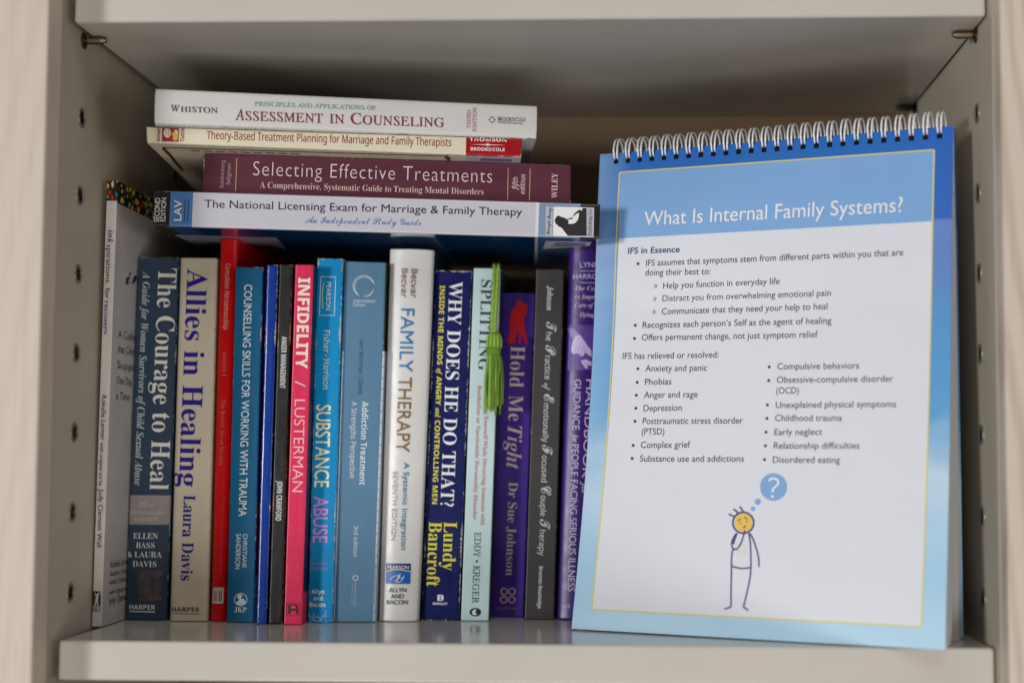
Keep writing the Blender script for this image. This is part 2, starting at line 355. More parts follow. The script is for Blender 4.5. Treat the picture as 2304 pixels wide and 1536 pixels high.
# ------------------------------------------------------------------ books
M_paper = paper(); M_edge = ink((205, 196, 184), 0.7)
def corner3(corners, y, yaw):
    mid = at_y(((corners[0][0]+corners[2][0])/2, (corners[0][1]+corners[2][1])/2), y)
    return [cut(m, mid, Vector((-math.sin(yaw), math.cos(yaw), 0))) for m in corners]
class Book:
    """corners are photo pixels of the spine in reading order: lo = back-cover side, hi = front-cover side, foot / head of the spine.
    upright: lo = left, hi = right.   lying: lo = underside, hi = top side, head = left end"""
    def __init__(s, label, corners, y=None, depth=0.13, hard=False, bulge=0.0, rc=0.0007, tc=0.0004, spine=None, left=None, right=None,
                 bands=(), rbands=(), lbands=(), lying=False, group=None, fix=None, pages=None, yaw=0.0):
        foot_lo, foot_hi, head_lo, head_hi = corners
        if y is None: y = (at_z(foot_lo, 0).y+at_z(foot_hi, 0).y)/2
        s.dd = Vector((-math.sin(yaw), math.cos(yaw), 0)); s.y = y; P = corner3(corners, y, yaw); s.O = (P[0]+P[2])/2
        if not lying:
            for q in (P[0], P[1]): q.z = 0.0003
        if fix: fix(P)
        s.P = P; s.lying = lying
        s.ml = (P[0]+P[2])/2; s.u = ((P[1]-P[0])+(P[3]-P[2]))/2; s.v = ((P[2]-P[0])+(P[3]-P[1]))/2; s.w = s.u.length; s.h = s.v.length
        s.mb = (P[0]+P[1])/2; s.bulge = bulge; s.rc = rc
        depth = min(depth, D-max(q.y for q in P)-0.004); s.depth = depth
        loc = (P[0]+P[1])/2 if not lying else (P[0]+P[2])/2
        s.root = thing('hardcover_book' if hard else 'paperback_book', label, 'book', loc, group or 'books standing in a row')
        s.face = Face(s.O, s.dd, s.relief, 0.00022+0.13*bulge)
        mats = []; 
        def slot(m):
            if m not in mats: mats.append(m)
            return mats.index(m)
        left = left or spine; right = right or spine
        # cross-section of the cover: board, spine, board
        ss = [0, 0.015, 0.035, 0.07, 0.13, 0.22, 0.36, 0.5, 0.64, 0.78, 0.87, 0.93, 0.965, 0.985, 1]
        prof = [(0, depth, 'L')] + [(0, s.rc+bulge+(depth-s.rc-bulge)*k, 'L') for k in (0.55, 0.2, 0.05)] + [(x, s.yp(x), 'S') for x in ss] \
            + [(1, s.rc+bulge+(depth-s.rc-bulge)*k, 'R') for k in (0.05, 0.2, 0.55)] + [(1, depth, 'R')]
        a = tc/s.w
        inner = [(a+x*(1-2*a), yy+(tc if reg == 'S' else 0), reg) for x, yy, reg in prof]
        ts = sorted(set([0, 0.004, 0.012, 0.03, 0.97, 0.988, 0.996, 1] + [k/24 for k in range(1, 24)] + [t for bb in (bands, rbands, lbands) for q in bb for t in q[:2] if 0 < t < 1]))
        verts = []; edge = []; faces = []; fm = []; smo = []
        jit = [random.uniform(-1, 1) for _ in range(200)]
        n = len(prof)
        for ring in (prof, inner):
            for ti, t in enumerate(ts):
                for i, (x, yy, reg) in enumerate(ring):
                    yj = yy
                    if reg == 'S': yj += 0.00005*jit[(ti*3+i) % 200]*(1 if 0.02 < x < 0.98 else 0.4)
                    verts.append(s.bil(x, t)+s.dd*yj)
                    eb = min(t, 1-t)*s.h
                    es = min(x, 1-x)*s.w if reg == 'S' else max(0, yy-s.rc-bulge)
                    edge.append(min(eb, es))
        nt_ = len(ts); off = n*nt_
        def pick(bl, t, dflt):
            for t0, t1, m in bl:
                if t0 <= t <= t1: return m
            return dflt
        flip = lying
        for ti in range(nt_-1):
            tm = (ts[ti]+ts[ti+1])/2
            for i in range(n-1):
                q = (ti*n+i, ti*n+i+1, (ti+1)*n+i+1, (ti+1)*n+i)
                faces.append(q); smo.append(4 <= i < n-5)
                reg = 'L' if i < 4 else ('S' if i < n-5 else 'R')
                m = {'L': pick(lbands, tm, left), 'S': pick(bands, tm, spine), 'R': pick(rbands, tm, right)}[reg]
                fm.append(slot(m))
                faces.append(tuple(off+k for k in q[::-1])); fm.append(slot(M_edge)); smo.append(False)
        for ti in (0, nt_-1):
            for i in range(n-1):
                q = (ti*n+i, off+ti*n+i, off+ti*n+i+1, ti*n+i+1); faces.append(q if ti == 0 else q[::-1]); fm.append(slot(M_edge)); smo.append(False)
        for i in (0, n-1):
            for ti in range(nt_-1):
                q = (ti*n+i, (ti+1)*n+i, off+(ti+1)*n+i, off+ti*n+i); faces.append(q if i == 0 else q[::-1]); fm.append(slot(M_edge)); smo.append(False)
        co = mesh_obj('cover', verts, faces, mats, s.root, fm, False, edge)
        bm = bmesh.new(); bm.from_mesh(co.data); bmesh.ops.recalc_face_normals(bm, faces=bm.faces); bm.to_mesh(co.data); bm.free()
        for pgn, rg in zip(co.data.polygons, smo): pgn.use_smooth = rg
        s.cov = co
        # page block
        ins = 0.003/s.h if hard else 0.0004/s.h
        b = MB(); y0 = s.rc+bulge+tc+0.0006; y1 = depth-(0.004 if hard else 0.0006); aa = a*1.02+0.0001/s.w
        b.add([s.bil(x, t)+s.dd*yy for t in (ins, 1-ins) for yy in (y0, y1) for x in (aa, 1-aa)],
              [(0, 1, 3, 2), (4, 6, 7, 5), (0, 4, 5, 1), (2, 3, 7, 6), (0, 2, 6, 4), (1, 5, 7, 3)])
        b.obj('page_block', pages or M_paper, s.root)
    def bil(s, x, t):
        P = s.P; return (P[0]*(1-x)+P[1]*x)*(1-t)+(P[2]*(1-x)+P[3]*x)*t
    def yp(s, x):
        e = min(x, 1-x)*s.w; c = 0
        if e < s.rc: c = s.rc-math.sqrt(max(0, s.rc**2-(s.rc-e)**2))
        return s.bulge*(2*x-1)**2 + c
    def relief(s, P):
        t = (P-s.mb).dot(s.v)/s.v.length_squared; t = min(1, max(0, t))
        A = s.P[0]*(1-t)+s.P[2]*t; B = s.P[1]*(1-t)+s.P[3]*t; uu = B-A
        x = (P-A).dot(uu)/uu.length_squared
        return s.dd*s.yp(min(1, max(0, x)))
    def t(s, m):
        P = at_y(m, s.y); return (P-s.mb).dot(s.v)/s.v.length_squared
    def pr(s): return Print(s.face)
    def title(s, *a, name='title', **k): s.pr().text(*a, **k).obj(name, s.cov)
def tq(corners, y, ypx, lying=False):
    """fraction along the spine of a pixel row (upright) or column (lying)"""
    fl, fh, hl, hh = corners
    if lying:
        f = (fl[0]+fh[0])/2; h = (hl[0]+hh[0])/2; return (f-ypx)/(f-h)
    f = (fl[1]+fh[1])/2; h = (hl[1]+hh[1])/2; return (f-ypx)/(f-h)
def up4(TL, TR, BL, BR): return (BL, BR, TL, TR)
def ly4(TL, TR, BL, BR): return (BR, TR, BL, TL)
WHITE = (226, 224, 220)

# -- 1 thin white paperback against the left wall
def fix_ink(P):
    for q in P: q.x += 0.0
    dx = XL+0.0004-P[0].x
    for q in (P[0], P[1]): q.x += max(0, dx); q.z = 0.0006
    dx = XL+0.0004-P[2].x
    for q in (P[2], P[3]): q.x += max(0, dx)
def art():
    m, nt, b = base_mat('stained_glass_art', 0.4, 0.5)
    tc = N(nt, 'ShaderNodeTexCoord'); mp = N(nt, 'ShaderNodeMapping'); nt.links.new(tc.outputs['Object'], mp.inputs[0]); mp.inputs['Scale'].default_value = (420, 150, 230)
    v1 = N(nt, 'ShaderNodeTexVoronoi', feature='F1'); v2 = N(nt, 'ShaderNodeTexVoronoi', feature='DISTANCE_TO_EDGE')
    for v in (v1, v2): nt.links.new(mp.outputs[0], v.inputs['Vector']); v.inputs['Scale'].default_value = 1.0
    sp = N(nt, 'ShaderNodeSeparateColor'); nt.links.new(v1.outputs['Color'], sp.inputs[0])
    r = N(nt, 'ShaderNodeValToRGB'); nt.links.new(sp.outputs[0], r.inputs[0]); r.color_ramp.interpolation = 'CONSTANT'; el = r.color_ramp.elements
    cs = [(0, (225, 200, 40)), (0.3, (215, 200, 140)), (0.55, (20, 125, 130)), (0.68, (190, 40, 30)), (0.78, (205, 190, 110))]
    while len(el) < len(cs): el.new(0.5)
    for e, (p, c) in zip(el, cs): e.position = p; e.color = lin(c)+(1,)
    nt.links.new(mix(nt, ramp(nt, v2.outputs['Distance'], [(0.13, 1.0), (0.22, 0.0)]), r.outputs[0], (0.01, 0.01, 0.01)), b.inputs['Base Color']); return m
M_art = art()
c1 = up4((240.5, 406), (264.5, 406.5), (206, 1412), (227.5, 1412))
wc = card((205, 200, 194), 0.4, 0.1)
t0 = tq(c1, 0, 453)
bk = Book('thin tall white paperback with a colourful stained-glass strip on top, leaning on the left wall', c1, y=0.0635, depth=0.165, spine=wc, right=card((188, 184, 182), 0.4, 0.05),
          bands=[(t0, 1, M_art)], rbands=[(t0-0.004, 1, M_art)], fix=fix_ink)
P1 = bk
def ink_shift(P, a=bk.P[0]-at_y((206, 1412), bk.y), b=bk.P[2]-at_y((240.5, 406), bk.y)):
    k = min(1, max(0, P.z/bk_h)); return Vector((a.x*(1-k)+b.x*k, 0, 0))
bk_h = bk.P[2].z; bk.face.shift = ink_shift
f = bk.pr()
K = (35, 30, 34); PU = (98, 34, 120)
f.text((243.5, 517), (241.5, 547.5), 13, 'ink', PU, 'bitalic').text((240.5, 550), (237.5, 640), 11, 'spirations.', K, 'sans', 0.004).text((236.8, 648), (236, 672), 11, 'for', K, 'sans', 0.004).text((235.3, 677), (232.3, 753), 11, 'recovery', PU, 'sans', 0.006)
f.obj('title', bk.cov)
f = bk.pr(); f.text((229.5, 889), (226, 990), 10.5, 'Rokelle Lerner', K, 'sans', 0.004).text((226, 995), (222.5, 1093), 8, 'with original art by', K, 'sans', 0.004).text((222.5, 1099), (218.5, 1230), 10.5, 'Judy Clement Wall', K, 'sans', 0.004)
f.obj('author_name', bk.cov)
f = bk.pr(); f.box(209.5, 1329, 226.5, 1362, ink((52, 46, 44))); lm = ink((205, 200, 194))
f.poly([(213, 1331), (217, 1336), (220, 1334), (225, 1330), (222, 1340), (221, 1350), (222, 1361), (219, 1361), (218, 1352), (216, 1361), (213, 1361), (215, 1348), (216, 1340)], lm, 2)
f.text((208.5, 1375), (226.5, 1375), 10, 'HCI', K, 'serif'); f.obj('publisher_mark', bk.cov)
xr = (bk.P[1].x+bk.P[3].x)/2
lean = (bk.P[3].x-bk.P[1].x)/(bk.P[3].z-bk.P[1].z)
ff = Face(bk.P[1], Vector((-1, 0, lean)), None, 0.0002)
f = Print(ff)
G = (72, 68, 72)
for (x, y, h, L, tx) in ((265, 759, 17, 62, 'A Collection'), (264, 792, 17, 60, 'that Celebrates'), (263, 828, 17, 60, 'Supports'), (262, 863, 17, 44, 'One Day at'), (261, 898, 17, 30, 'a Time')):
    A = ff.place((x, y)); 
    f.text((x, y), (x+L, y-L*0.33*(y-1026)/400 if False else y+L*((1026-y)/(1417-x))), h, tx, G, 'sans')
f.obj('cover_tagline', bk.cov); f = Print(ff)
for (x, y, h, L, tx) in ((248, 1277, 15, 42, 'Rokelle Lerner'), (246.5, 1296, 10, 40, 'Author Daily'), (245.7, 1315, 10, 44, 'Adult Children'), (245.7, 1337, 10, 40, 'with original art'), (245, 1359, 15, 44, 'Judy Clement')):
    f.text((x, y), (x+L, y+L*((1026-y)/(1417-x))), h, tx, G, 'sans')
f.obj('cover_author', bk.cov)
f = Print(ff); f.text((282, 640), (318, 634), 34, 'in', (40, 36, 40), 'script'); f.obj('cover_title', bk.cov)

# -- 2 navy
c = up4((309.5, 579), (402, 579), (281, 1395), (374, 1396))
def fix2(P):
    m = 0.0
    for a in (0, 2): P[a].x = max(P[a].x, (P1.P[1].x if a == 0 else P1.P[1].x+(P1.P[3].x-P1.P[1].x)*0.82)+0.0006)
nv = card((46, 64, 84), 0.42, 0.35)
bk = Book('thick navy blue paperback with cream serif lettering and a grey band', c, depth=0.125, spine=nv, bulge=0.0009, fix=fix2,
          bands=[(tq(c, 0, 1182.6), tq(c, 0, 1117), card((150, 140, 138), 0.42, 0.1))])
CR = (214, 212, 202)
bk.title((357, 603), (337, 1101), 41, 'The Courage to Heal', CR, 'serif', -0.004)
bk.title((322, 611), (302, 1091), 16.5, 'A Guide for Women Survivors of Child Sexual Abuse', (190, 196, 196), 'bitalic', -0.004, name='subtitle')
f = bk.pr(); 
for (x0, x1, y, h, tx) in ((299.5, 355, 1211, 13, 'ELLEN'), (306, 348, 1232, 13, 'BASS'), (286, 364, 1253, 13, '& LAURA'), (298, 352, 1274, 13, 'DAVIS')):
    f.text((x0, y), (x1, y+0.5), h, tx, CR, 'serif', -0.004)
f.obj('author_name', bk.cov)
f = bk.pr(); PB = (184, 174, 172)
f.text((312, 1140), (331, 1140), 12, '20', PB, 'serif').text((333, 1140), (346, 1140), 7, 'TH', PB, 'serif').text((291, 1156), (372, 1157), 8, 'ANNIVERSARY', PB, 'serif').text((303, 1172), (357, 1172), 9, 'EDITION', PB, 'serif')
f.obj('edition_band', bk.cov)
def photo_patch(a, b_, sc_=180):
    m, nt, b = base_mat('printed_photo', 0.42, 0.45)
    nt.links.new(mix(nt, ramp(nt, noise(nt, sc_, 4), [(0.35, 0.0), (0.7, 1.0)]), lin(a), lin(b_)), b.inputs['Base Color']); return m
f = bk.pr(); f.grid([(309, 1283), (366, 1283), (363, 1352), (312, 1352)], photo_patch((50, 58, 74), (108, 84, 78)), 6, 6); f.obj('cover_photo', bk.cov)
f = bk.pr(); f.text((291, 1370), (349, 1371), 11, 'HARPER', CR, 'bold', -0.004).line([(291.5, 1374.5), (348.5, 1375.5)], 2.4, ink(CR)); f.obj('publisher_mark', bk.cov)

# -- 3 cream
c = up4((404.3, 579.5), (488, 580.5), (380, 1397), (466, 1398))
cm = card((203, 192, 170), 0.36, 0.35, wearcol=(170, 150, 120))
bk = Book('thick cream paperback with big dark blue vertical lettering', c, depth=0.125, spine=cm, right=card((150, 126, 70), 0.4, 0.1), rc=0.003)
BL = (34, 14, 128)
bk.title((422, 605), (402.5, 1094), 45, 'Allies in Healing', BL, 'serif')
bk.title((414, 1113), (407, 1305), 26, 'Laura Davis', BL, 'serif', name='author_name')
f = bk.pr(); f.text((387, 1374.5), (449, 1375.5), 10, 'HARPER', (52, 60, 34), 'bold', -0.004).line([(387.5, 1379), (449, 1380)], 2, ink((120, 120, 96))); f.obj('publisher_mark', bk.cov)

# -- 4 red hardcover, tallest
c = up4((493, 536), (533, 536), (470.5, 1398), (507.5, 1398))
rd = card((206, 6, 12), 0.28, 0.12, spec=0.45, wave=0.35, wearcol=(225, 120, 70))
bk = Book('narrow glossy red hardcover reaching up to the stack lying above it', c, depth=0.14, hard=True, tc=0.0016, bulge=0.0028, rc=0.0014, spine=rd, left=card((205, 170, 165), 0.4, 0.1))
RED = bk; PK = (226, 140, 130)
bk.title((508, 593), (503, 741), 11, 'Complete Horsemanship', PK, 'bold')
f = bk.pr(); f.text((501.8, 790), (500, 845), 9, 'Volume 1', (215, 90, 84), 'bold', -0.004); f.obj('volume_number', bk.cov)
f = bk.pr(); f.text((498, 898), (493.5, 1047), 9, 'The British Horse Society', (215, 90, 84), 'bold', -0.006); f.obj('author_name', bk.cov)
f = bk.pr(); f.grid([(478.5, 1321), (503.5, 1321), (502, 1357), (477, 1357)], ink((208, 198, 184)), 6, 2)
gk = ink((96, 88, 84))
for x in (482, 484.5, 488, 493, 495, 498): f.line([(x+0.6, 1328), (x, 1352)], 1.4, gk, 2)
f.line([(481, 1325.5), (499, 1325.5)], 1.6, gk, 2); f.obj('barcode_sticker', bk.cov)

# -- 5 teal
c = up4((530.3, 601.4), (592, 601), (509.5, 1400), (570.7, 1400.5))
tl = card((8, 96, 138), 0.33, 0.45)
bk = Book('teal blue paperback with white sans lettering and a striped purple and cyan front edge', c, depth=0.13, spine=tl,
          rbands=[(0, tq(c, 0, 1296), card((110, 180, 212), 0.4, 0)), (tq(c, 0, 1296), tq(c, 0, 1130), card((150, 12, 72), 0.4, 0)), (tq(c, 0, 1130), tq(c, 0, 740), card((92, 20, 116), 0.4, 0)), (tq(c, 0, 740), 1, card((62, 46, 140), 0.4, 0))])
TW = (214, 226, 230)
bk.title((550, 640), (537, 1161), 17.5, 'COUNSELLING SKILLS FOR WORKING WITH TRAUMA', TW, 'sans', 0.004)
f = bk.pr(); f.text((547.5, 1200), (545, 1276), 9.5, 'CHRISTIANE', TW, 'sans').text((532, 1200), (529.5, 1279), 10.5, 'SANDERSON', TW, 'sans'); f.obj('author_name', bk.cov)
f = bk.pr(); wm = ink(TW); f.ring((541.8, 1347.8), 14, 1.6, wm)
f.poly([(531, 1353), (536, 1352), (538, 1347), (535, 1345), (534, 1340), (538, 1336), (543, 1336), (546, 1339), (543, 1343), (543, 1346), (549, 1346), (551, 1351), (554, 1353), (550, 1360), (541.8, 1362), (534, 1360)], wm)
f.text((527.5, 1375.5), (554.5, 1376), 11, 'JKP', TW, 'serif'); f.obj('publisher_mark', bk.cov)

# -- 6 bright blue, thin
c = up4((600.6, 596.5), (625, 595.5), (576.5, 1404), (599, 1404.5))
bk = Book('thin plain cobalt blue paperback between the teal book and the black book', c, depth=0.13, spine=card((6, 52, 140), 0.22, 0.5, spec=0.6), right=card((16, 16, 22), 0.4, 0), rc=0.0012)
# -- 7 black
c = up4((629.3, 595), (658, 595), (604.5, 1404), (636, 1404))
bk = Book('thin black paperback with narrow white lettering and brown worn edge', c, depth=0.13, spine=card((24, 21, 23), 0.36, 0.6, wearcol=(150, 112, 84)))
bk.title((634, 757), (629.5, 873), 12, 'ANGER MANAGEMENT', (200, 200, 198), 'bold')
bk.title((624, 1081), (620, 1170.5), 12.5, 'JOHN CRAWFORD', (200, 200, 198), 'bold', name='author_name')
# -- 8 pink
c = up4((664.4, 595), (705.4, 596), (638.6, 1405), (679, 1405.4))
pk = card((216, 44, 88), 0.3, 0.25, wearcol=(236, 130, 100), wave=0.35)
bk = Book('hot pink paperback with chunky cream lettering', c, depth=0.13, spine=pk, rbands=[(tq(c, 0, 1334), 1, card((26, 24, 66), 0.4, 0))])
bk.title((672, 624.5), (665.5, 828.5), 26, 'INFIDELITY', (226, 212, 196), 'bold', 0.012)
f = bk.pr(); f.text((664, 856), (663.4, 869), 23, '/', (236, 180, 180), 'sans').text((663.5, 898), (657.5, 1106), 23.5, 'LUSTERMAN', (238, 172, 178), 'sans', -0.002); f.obj('author_name', bk.cov)
f = bk.pr(); bm_ = ink((30, 14, 20))
f.line([(645, 1355.5), (674.5, 1355.5), (673.5, 1384), (644, 1384), (645, 1355.5)], 1.3, bm_)
f.poly([(649, 1358.5), (670, 1358.5), (671, 1380), (665.5, 1380), (665.5, 1372.5), (654, 1372.5), (654, 1380), (648.5, 1380)], bm_).poly([(655, 1361.5), (662, 1361.5), (665, 1363), (665, 1368), (655, 1368)], ink((216, 44, 88)), 2)
f.obj('publisher_mark', bk.cov)
# -- 9 sky blue
c = up4((714.4, 581.5), (771.3, 582.3), (692, 1399.5), (748, 1401.5))
sb = card((6, 138, 196), 0.3, 0.75)
bk = Book('bright sky blue paperback with scuffed white corners and cream and pink lettering', c, depth=0.13, spine=sb)
f = bk.pr(); f.text((712.5, 910), (707.5, 1095), 32, 'SUBSTANCE', (226, 220, 178), 'sans', 0.008).text((706.8, 1116), (704, 1220), 32, 'ABUSE', (206, 132, 206), 'sans', 0.008); f.obj('title', bk.cov)
f = bk.pr(); f.text((729, 743), (728, 793), 13, 'Fisher', (190, 220, 226), 'noto', 0.006).disc((733.5, 799.5), 2.8, 2.8, ink((206, 132, 206))).text((728.2, 808), (726.5, 875), 13, 'Harrison', (190, 220, 226), 'noto', 0.006)
f.obj('author_name', bk.cov)
f = bk.pr(); f.line([(722, 622.5), (755.5, 623), (752.5, 709.5), (719, 709), (722, 622.5)], 1.2, ink(TW)).text((735.3, 634), (733.4, 697), 9.5, 'PEARSON', TW, 'sans', 0.004)
f.line(smooth_line([(729, 636), (726, 655), (725.5, 675), (727, 695)]), 1.5, ink((190, 210, 90)))
f.obj('series_mark', bk.cov); f = bk.pr()
f.text((698.5, 1270), (737, 1270.5), 7, 'FOURTH', (150, 132, 200), 'sans').text((698, 1281.5), (737, 1282), 7, 'EDITION', (150, 132, 200), 'sans')
f.text((701, 1335), (730, 1335.5), 10, 'Allyn', TW, 'bold').text((705.5, 1350), (726, 1350), 10, 'and', TW, 'bold').text((697, 1364), (732, 1364.5), 10, 'Bacon', TW, 'bold')
f.obj('publisher_mark', bk.cov)
f = bk.pr(); ws = ink((196, 216, 224), 0.6)
for pl in ([(694, 1380), (700, 1388), (703, 1384), (708, 1394)], [(705, 1378), (711, 1390), (716, 1383)], [(714, 1386), (722, 1392), (729, 1382), (733, 1390)], [(735, 1372), (732, 1380), (736, 1386)], [(700, 1393), (712, 1397), (724, 1395)]):
    f.line(pl, 1.1, ws)
f.obj('scuffs', bk.cov)
# -- 10 grey blue
c = up4((775.7, 587.7), (868, 590.7), (749.5, 1399), (843, 1400))
gb = card((84, 124, 154), 0.42, 0.25, wearcol=(190, 205, 215))
bk = Book('wide dusty blue paperback with a thin white ring near its top', c, depth=0.13, spine=gb, left=card((196, 206, 220), 0.4, 0.05), right=card((196, 206, 220), 0.4, 0.05),
          rbands=[(tq(c, 0, 790), 1, card((24, 44, 20), 0.4, 0))])
GW = (206, 216, 224)
f = bk.pr(); f.text((815, 903), (808.5, 1090), 14, 'Addiction Treatment', GW, 'bold', -0.002); f.obj('title', bk.cov)
bk.title((792, 903), (786.5, 1075), 12, 'A Strengths Perspective', GW, 'noto', name='subtitle')
bk.title((809, 763), (806, 886.5), 10, 'van Wormer | Davis', (34, 52, 92), 'noto', name='author_name')
f = bk.pr(); f.text((797, 1182), (795, 1250.5), 9.5, '3rd edition', GW, 'noto'); f.obj('edition_mark', bk.cov)
f = bk.pr(); gm = ink(GW); f.ring((818.5, 643.5), 23.5, 1.5, gm).ring((820, 645.5), 22, 1.2, gm).text((795, 679.5), (843.5, 680.5), 6.5, 'International', GW, 'noto', 0.006).text((795, 688.5), (822, 689), 6.5, 'Edition', GW, 'noto', 0.006)
f.obj('edition_ring', bk.cov); f = bk.pr()
for i in range(8):
    a = i*math.pi/4; f.disc((800+5.5*math.cos(a), 1299.5+5.5*math.sin(a)), 1.6, 1.6, gm, 1, 10)
f.text((797, 1310), (795.5, 1363), 5, 'BROOKS/COLE', (170, 188, 202), 'noto').text((791.5, 1310), (790, 1358), 3.5, 'CENGAGE Learning', (150, 172, 190), 'noto')
f.obj('publisher_mark', bk.cov)
f = bk.pr(); em = ink((200, 210, 224)); dk_ = ink((40, 60, 76))
f.grid([(770.5, 790), (773.5, 790), (753, 1397), (750.2, 1397)], em, 1, 10); f.grid([(860.6, 790), (864.5, 790), (843, 1397), (839.2, 1397)], em, 1, 10)
for i in range(24):
    yy = 800+i*25; xa = 770-(yy-790)*0.0335; xb = 861-(yy-790)*0.0352
    f.line([(xa, yy), (xa+4, yy)], 1.2, dk_, 2); f.line([(xb, yy), (xb+4, yy)], 1.2, dk_, 2)
f.obj('border_print', bk.cov)
# -- 11 white hardcover
c = up4((875, 559), (975.7, 561.5), (849.5, 1397.5), (940.7, 1399))
wh = card((208, 206, 204), 0.3, 0.22, wearcol=(150, 140, 130), var=0.05)
bk = Book('thick white hardcover with blue and brown lettering, standing amid the row', c, depth=0.135, hard=True, tc=0.0022, bulge=0.0032, rc=0.0022, spine=wh, right=card((20, 62, 84), 0.35, 0.1))
FAM = bk; BRN = (124, 90, 48)
f = bk.pr(); f.text((902.5, 694), (897.5, 836), 30, 'FAMILY', (8, 112, 168), 'sans').text((896.8, 848), (891, 1016.5), 30, 'THERAPY', BRN, 'sans'); f.obj('title', bk.cov)
f = bk.pr(); f.text((926, 605), (924, 669.5), 13, 'Becvar', BRN, 'noto', 0.01).text((904, 604), (902, 669), 13, 'Becvar', BRN, 'noto', 0.01); f.obj('author_name', bk.cov)
f = bk.pr(); f.text((909, 1040), (902.5, 1236), 12, 'A Systemic Integration', (14, 122, 150), 'sans', 0.003); f.obj('subtitle', bk.cov)
f = bk.pr(); f.text((884, 1060), (879, 1215), 11, 'SEVENTH EDITION', (150, 146, 142), 'sans'); f.obj('edition_mark', bk.cov)
f = bk.pr(); f.grid([(868.5, 1266.5), (923.5, 1267), (922, 1312.5), (867.5, 1312)], ink((10, 92, 176)), 8, 2).grid([(868.5, 1266.5), (923.5, 1267), (923, 1282), (868, 1281.5)], ink((14, 40, 116)), 8, 1, 2)
f.line(smooth_line([(868, 1284.5), (885, 1281), (905, 1281), (923, 1285)]), 2, ink((216, 200, 120)), 3).text((872, 1279), (919.5, 1279.5), 8, 'PEARSON', WHITE, 'sans', 0.004, k=4)
f.line(smooth_line([(878, 1303), (886, 1296), (896, 1294), (893, 1303), (890, 1308), (899, 1297), (901, 1290), (897, 1296), (905, 1300), (910, 1294), (903, 1306), (892, 1309)]), 1.3, ink(WHITE), 3)
GR = (58, 60, 58); f.text((874, 1331), (914, 1331), 9.5, 'ALLYN', GR, 'sans', 0.006).text((879, 1345), (908.5, 1345), 9.5, 'AND', GR, 'sans', 0.006).text((869.5, 1358.5), (917, 1358.5), 9.5, 'BACON', GR, 'sans', 0.006)
f.obj('publisher_mark', bk.cov)
# -- 12 navy with yellow
c = up4((980, 608), (1062, 610), (947.5, 1394.5), (1032.8, 1396.5))
ny = card((10, 20, 84), 0.33, 0.8)
bk = Book('midnight blue paperback with white and yellow lettering and chipped white edges', c, depth=0.13, spine=ny)
YE = (216, 206, 62); 
bk.title((1011.5, 633), (991, 1138), 29.5, 'WHY DOES HE DO THAT?', (222, 224, 230), 'serif', -0.004)
f = bk.pr()
for y0, y1, tx, fo in ((642, 820, 'INSIDE THE MINDS', 'bold'), (828, 842, 'of', 'bitalic'), (846.5, 911, 'ANGRY', 'bold'), (917, 938, 'and', 'bitalic'), (945, 1133, 'CONTROLLING MEN', 'bold')):
    xx = lambda q: 990-(q-642)*0.0362
    f.text((xx(y0), y0), (xx(y1), y1), 11.5, tx, YE, fo)
f.obj('subtitle', bk.cov)
f = bk.pr(); f.text((999.5, 1173), (995.5, 1282), 29, 'Lundy', YE, 'serif', -0.002).text((965.5, 1173), (959.5, 1318), 29, 'Bancroft', YE, 'serif', -0.002); f.obj('author_name', bk.cov)
f = bk.pr(); f.poly([(984.5, 1337), (995, 1337), (998, 1339), (998, 1348), (995, 1350.5), (984, 1350.5)], ink(WHITE)).poly([(989, 1339.5), (993, 1339.5), (993, 1342.5), (989, 1342.5)], ink((12, 22, 96)), 2).poly([(989, 1345), (993.5, 1345), (993.5, 1348), (989, 1348)], ink((12, 22, 96)), 2).text((974, 1359.5), (1007, 1360), 5.5, 'BERKLEY', WHITE, 'bold'); f.obj('publisher_mark', bk.cov)
# -- 13 pale mint
c = up4((1066, 603), (1126.5, 604), (1037, 1396), (1099.5, 1396.6))
mt = card((190, 212, 214), 0.36, 0.12)
bk = Book('pale mint green paperback with dark lettering behind the green tassel', c, depth=0.13, spine=mt, right=card((40, 70, 66), 0.4, 0))
MINT = bk; DG = (38, 56, 56); RR = (178, 74, 84)
bk.title((1083.5, 629), (1076, 833), 23, 'SPLITTING', DG, 'serif', -0.005)
f = bk.pr(); f.text((1092, 868), (1081.5, 1181), 9, 'Protecting Yourself While Divorcing Someone with', RR, 'serif', -0.004).text((1075, 867), (1064, 1169), 9, 'Borderline or Narcissistic Personality Disorder', RR, 'serif', -0.004); f.obj('subtitle', bk.cov)
bk.title((1068, 1196.5), (1062, 1356), 14.5, 'EDDY \u2022 KREGER', DG, 'roman', 0.006, name='author_name')
f = bk.pr(); f.disc((1069.5, 1376), 13, 9.5, ink((26, 30, 22))); f.poly([(1062, 1376), (1066, 1370), (1073, 1370), (1069, 1376), (1074, 1381), (1068, 1383), (1063, 1381)], ink((200, 210, 205)), 2); f.obj('publisher_mark', bk.cov)
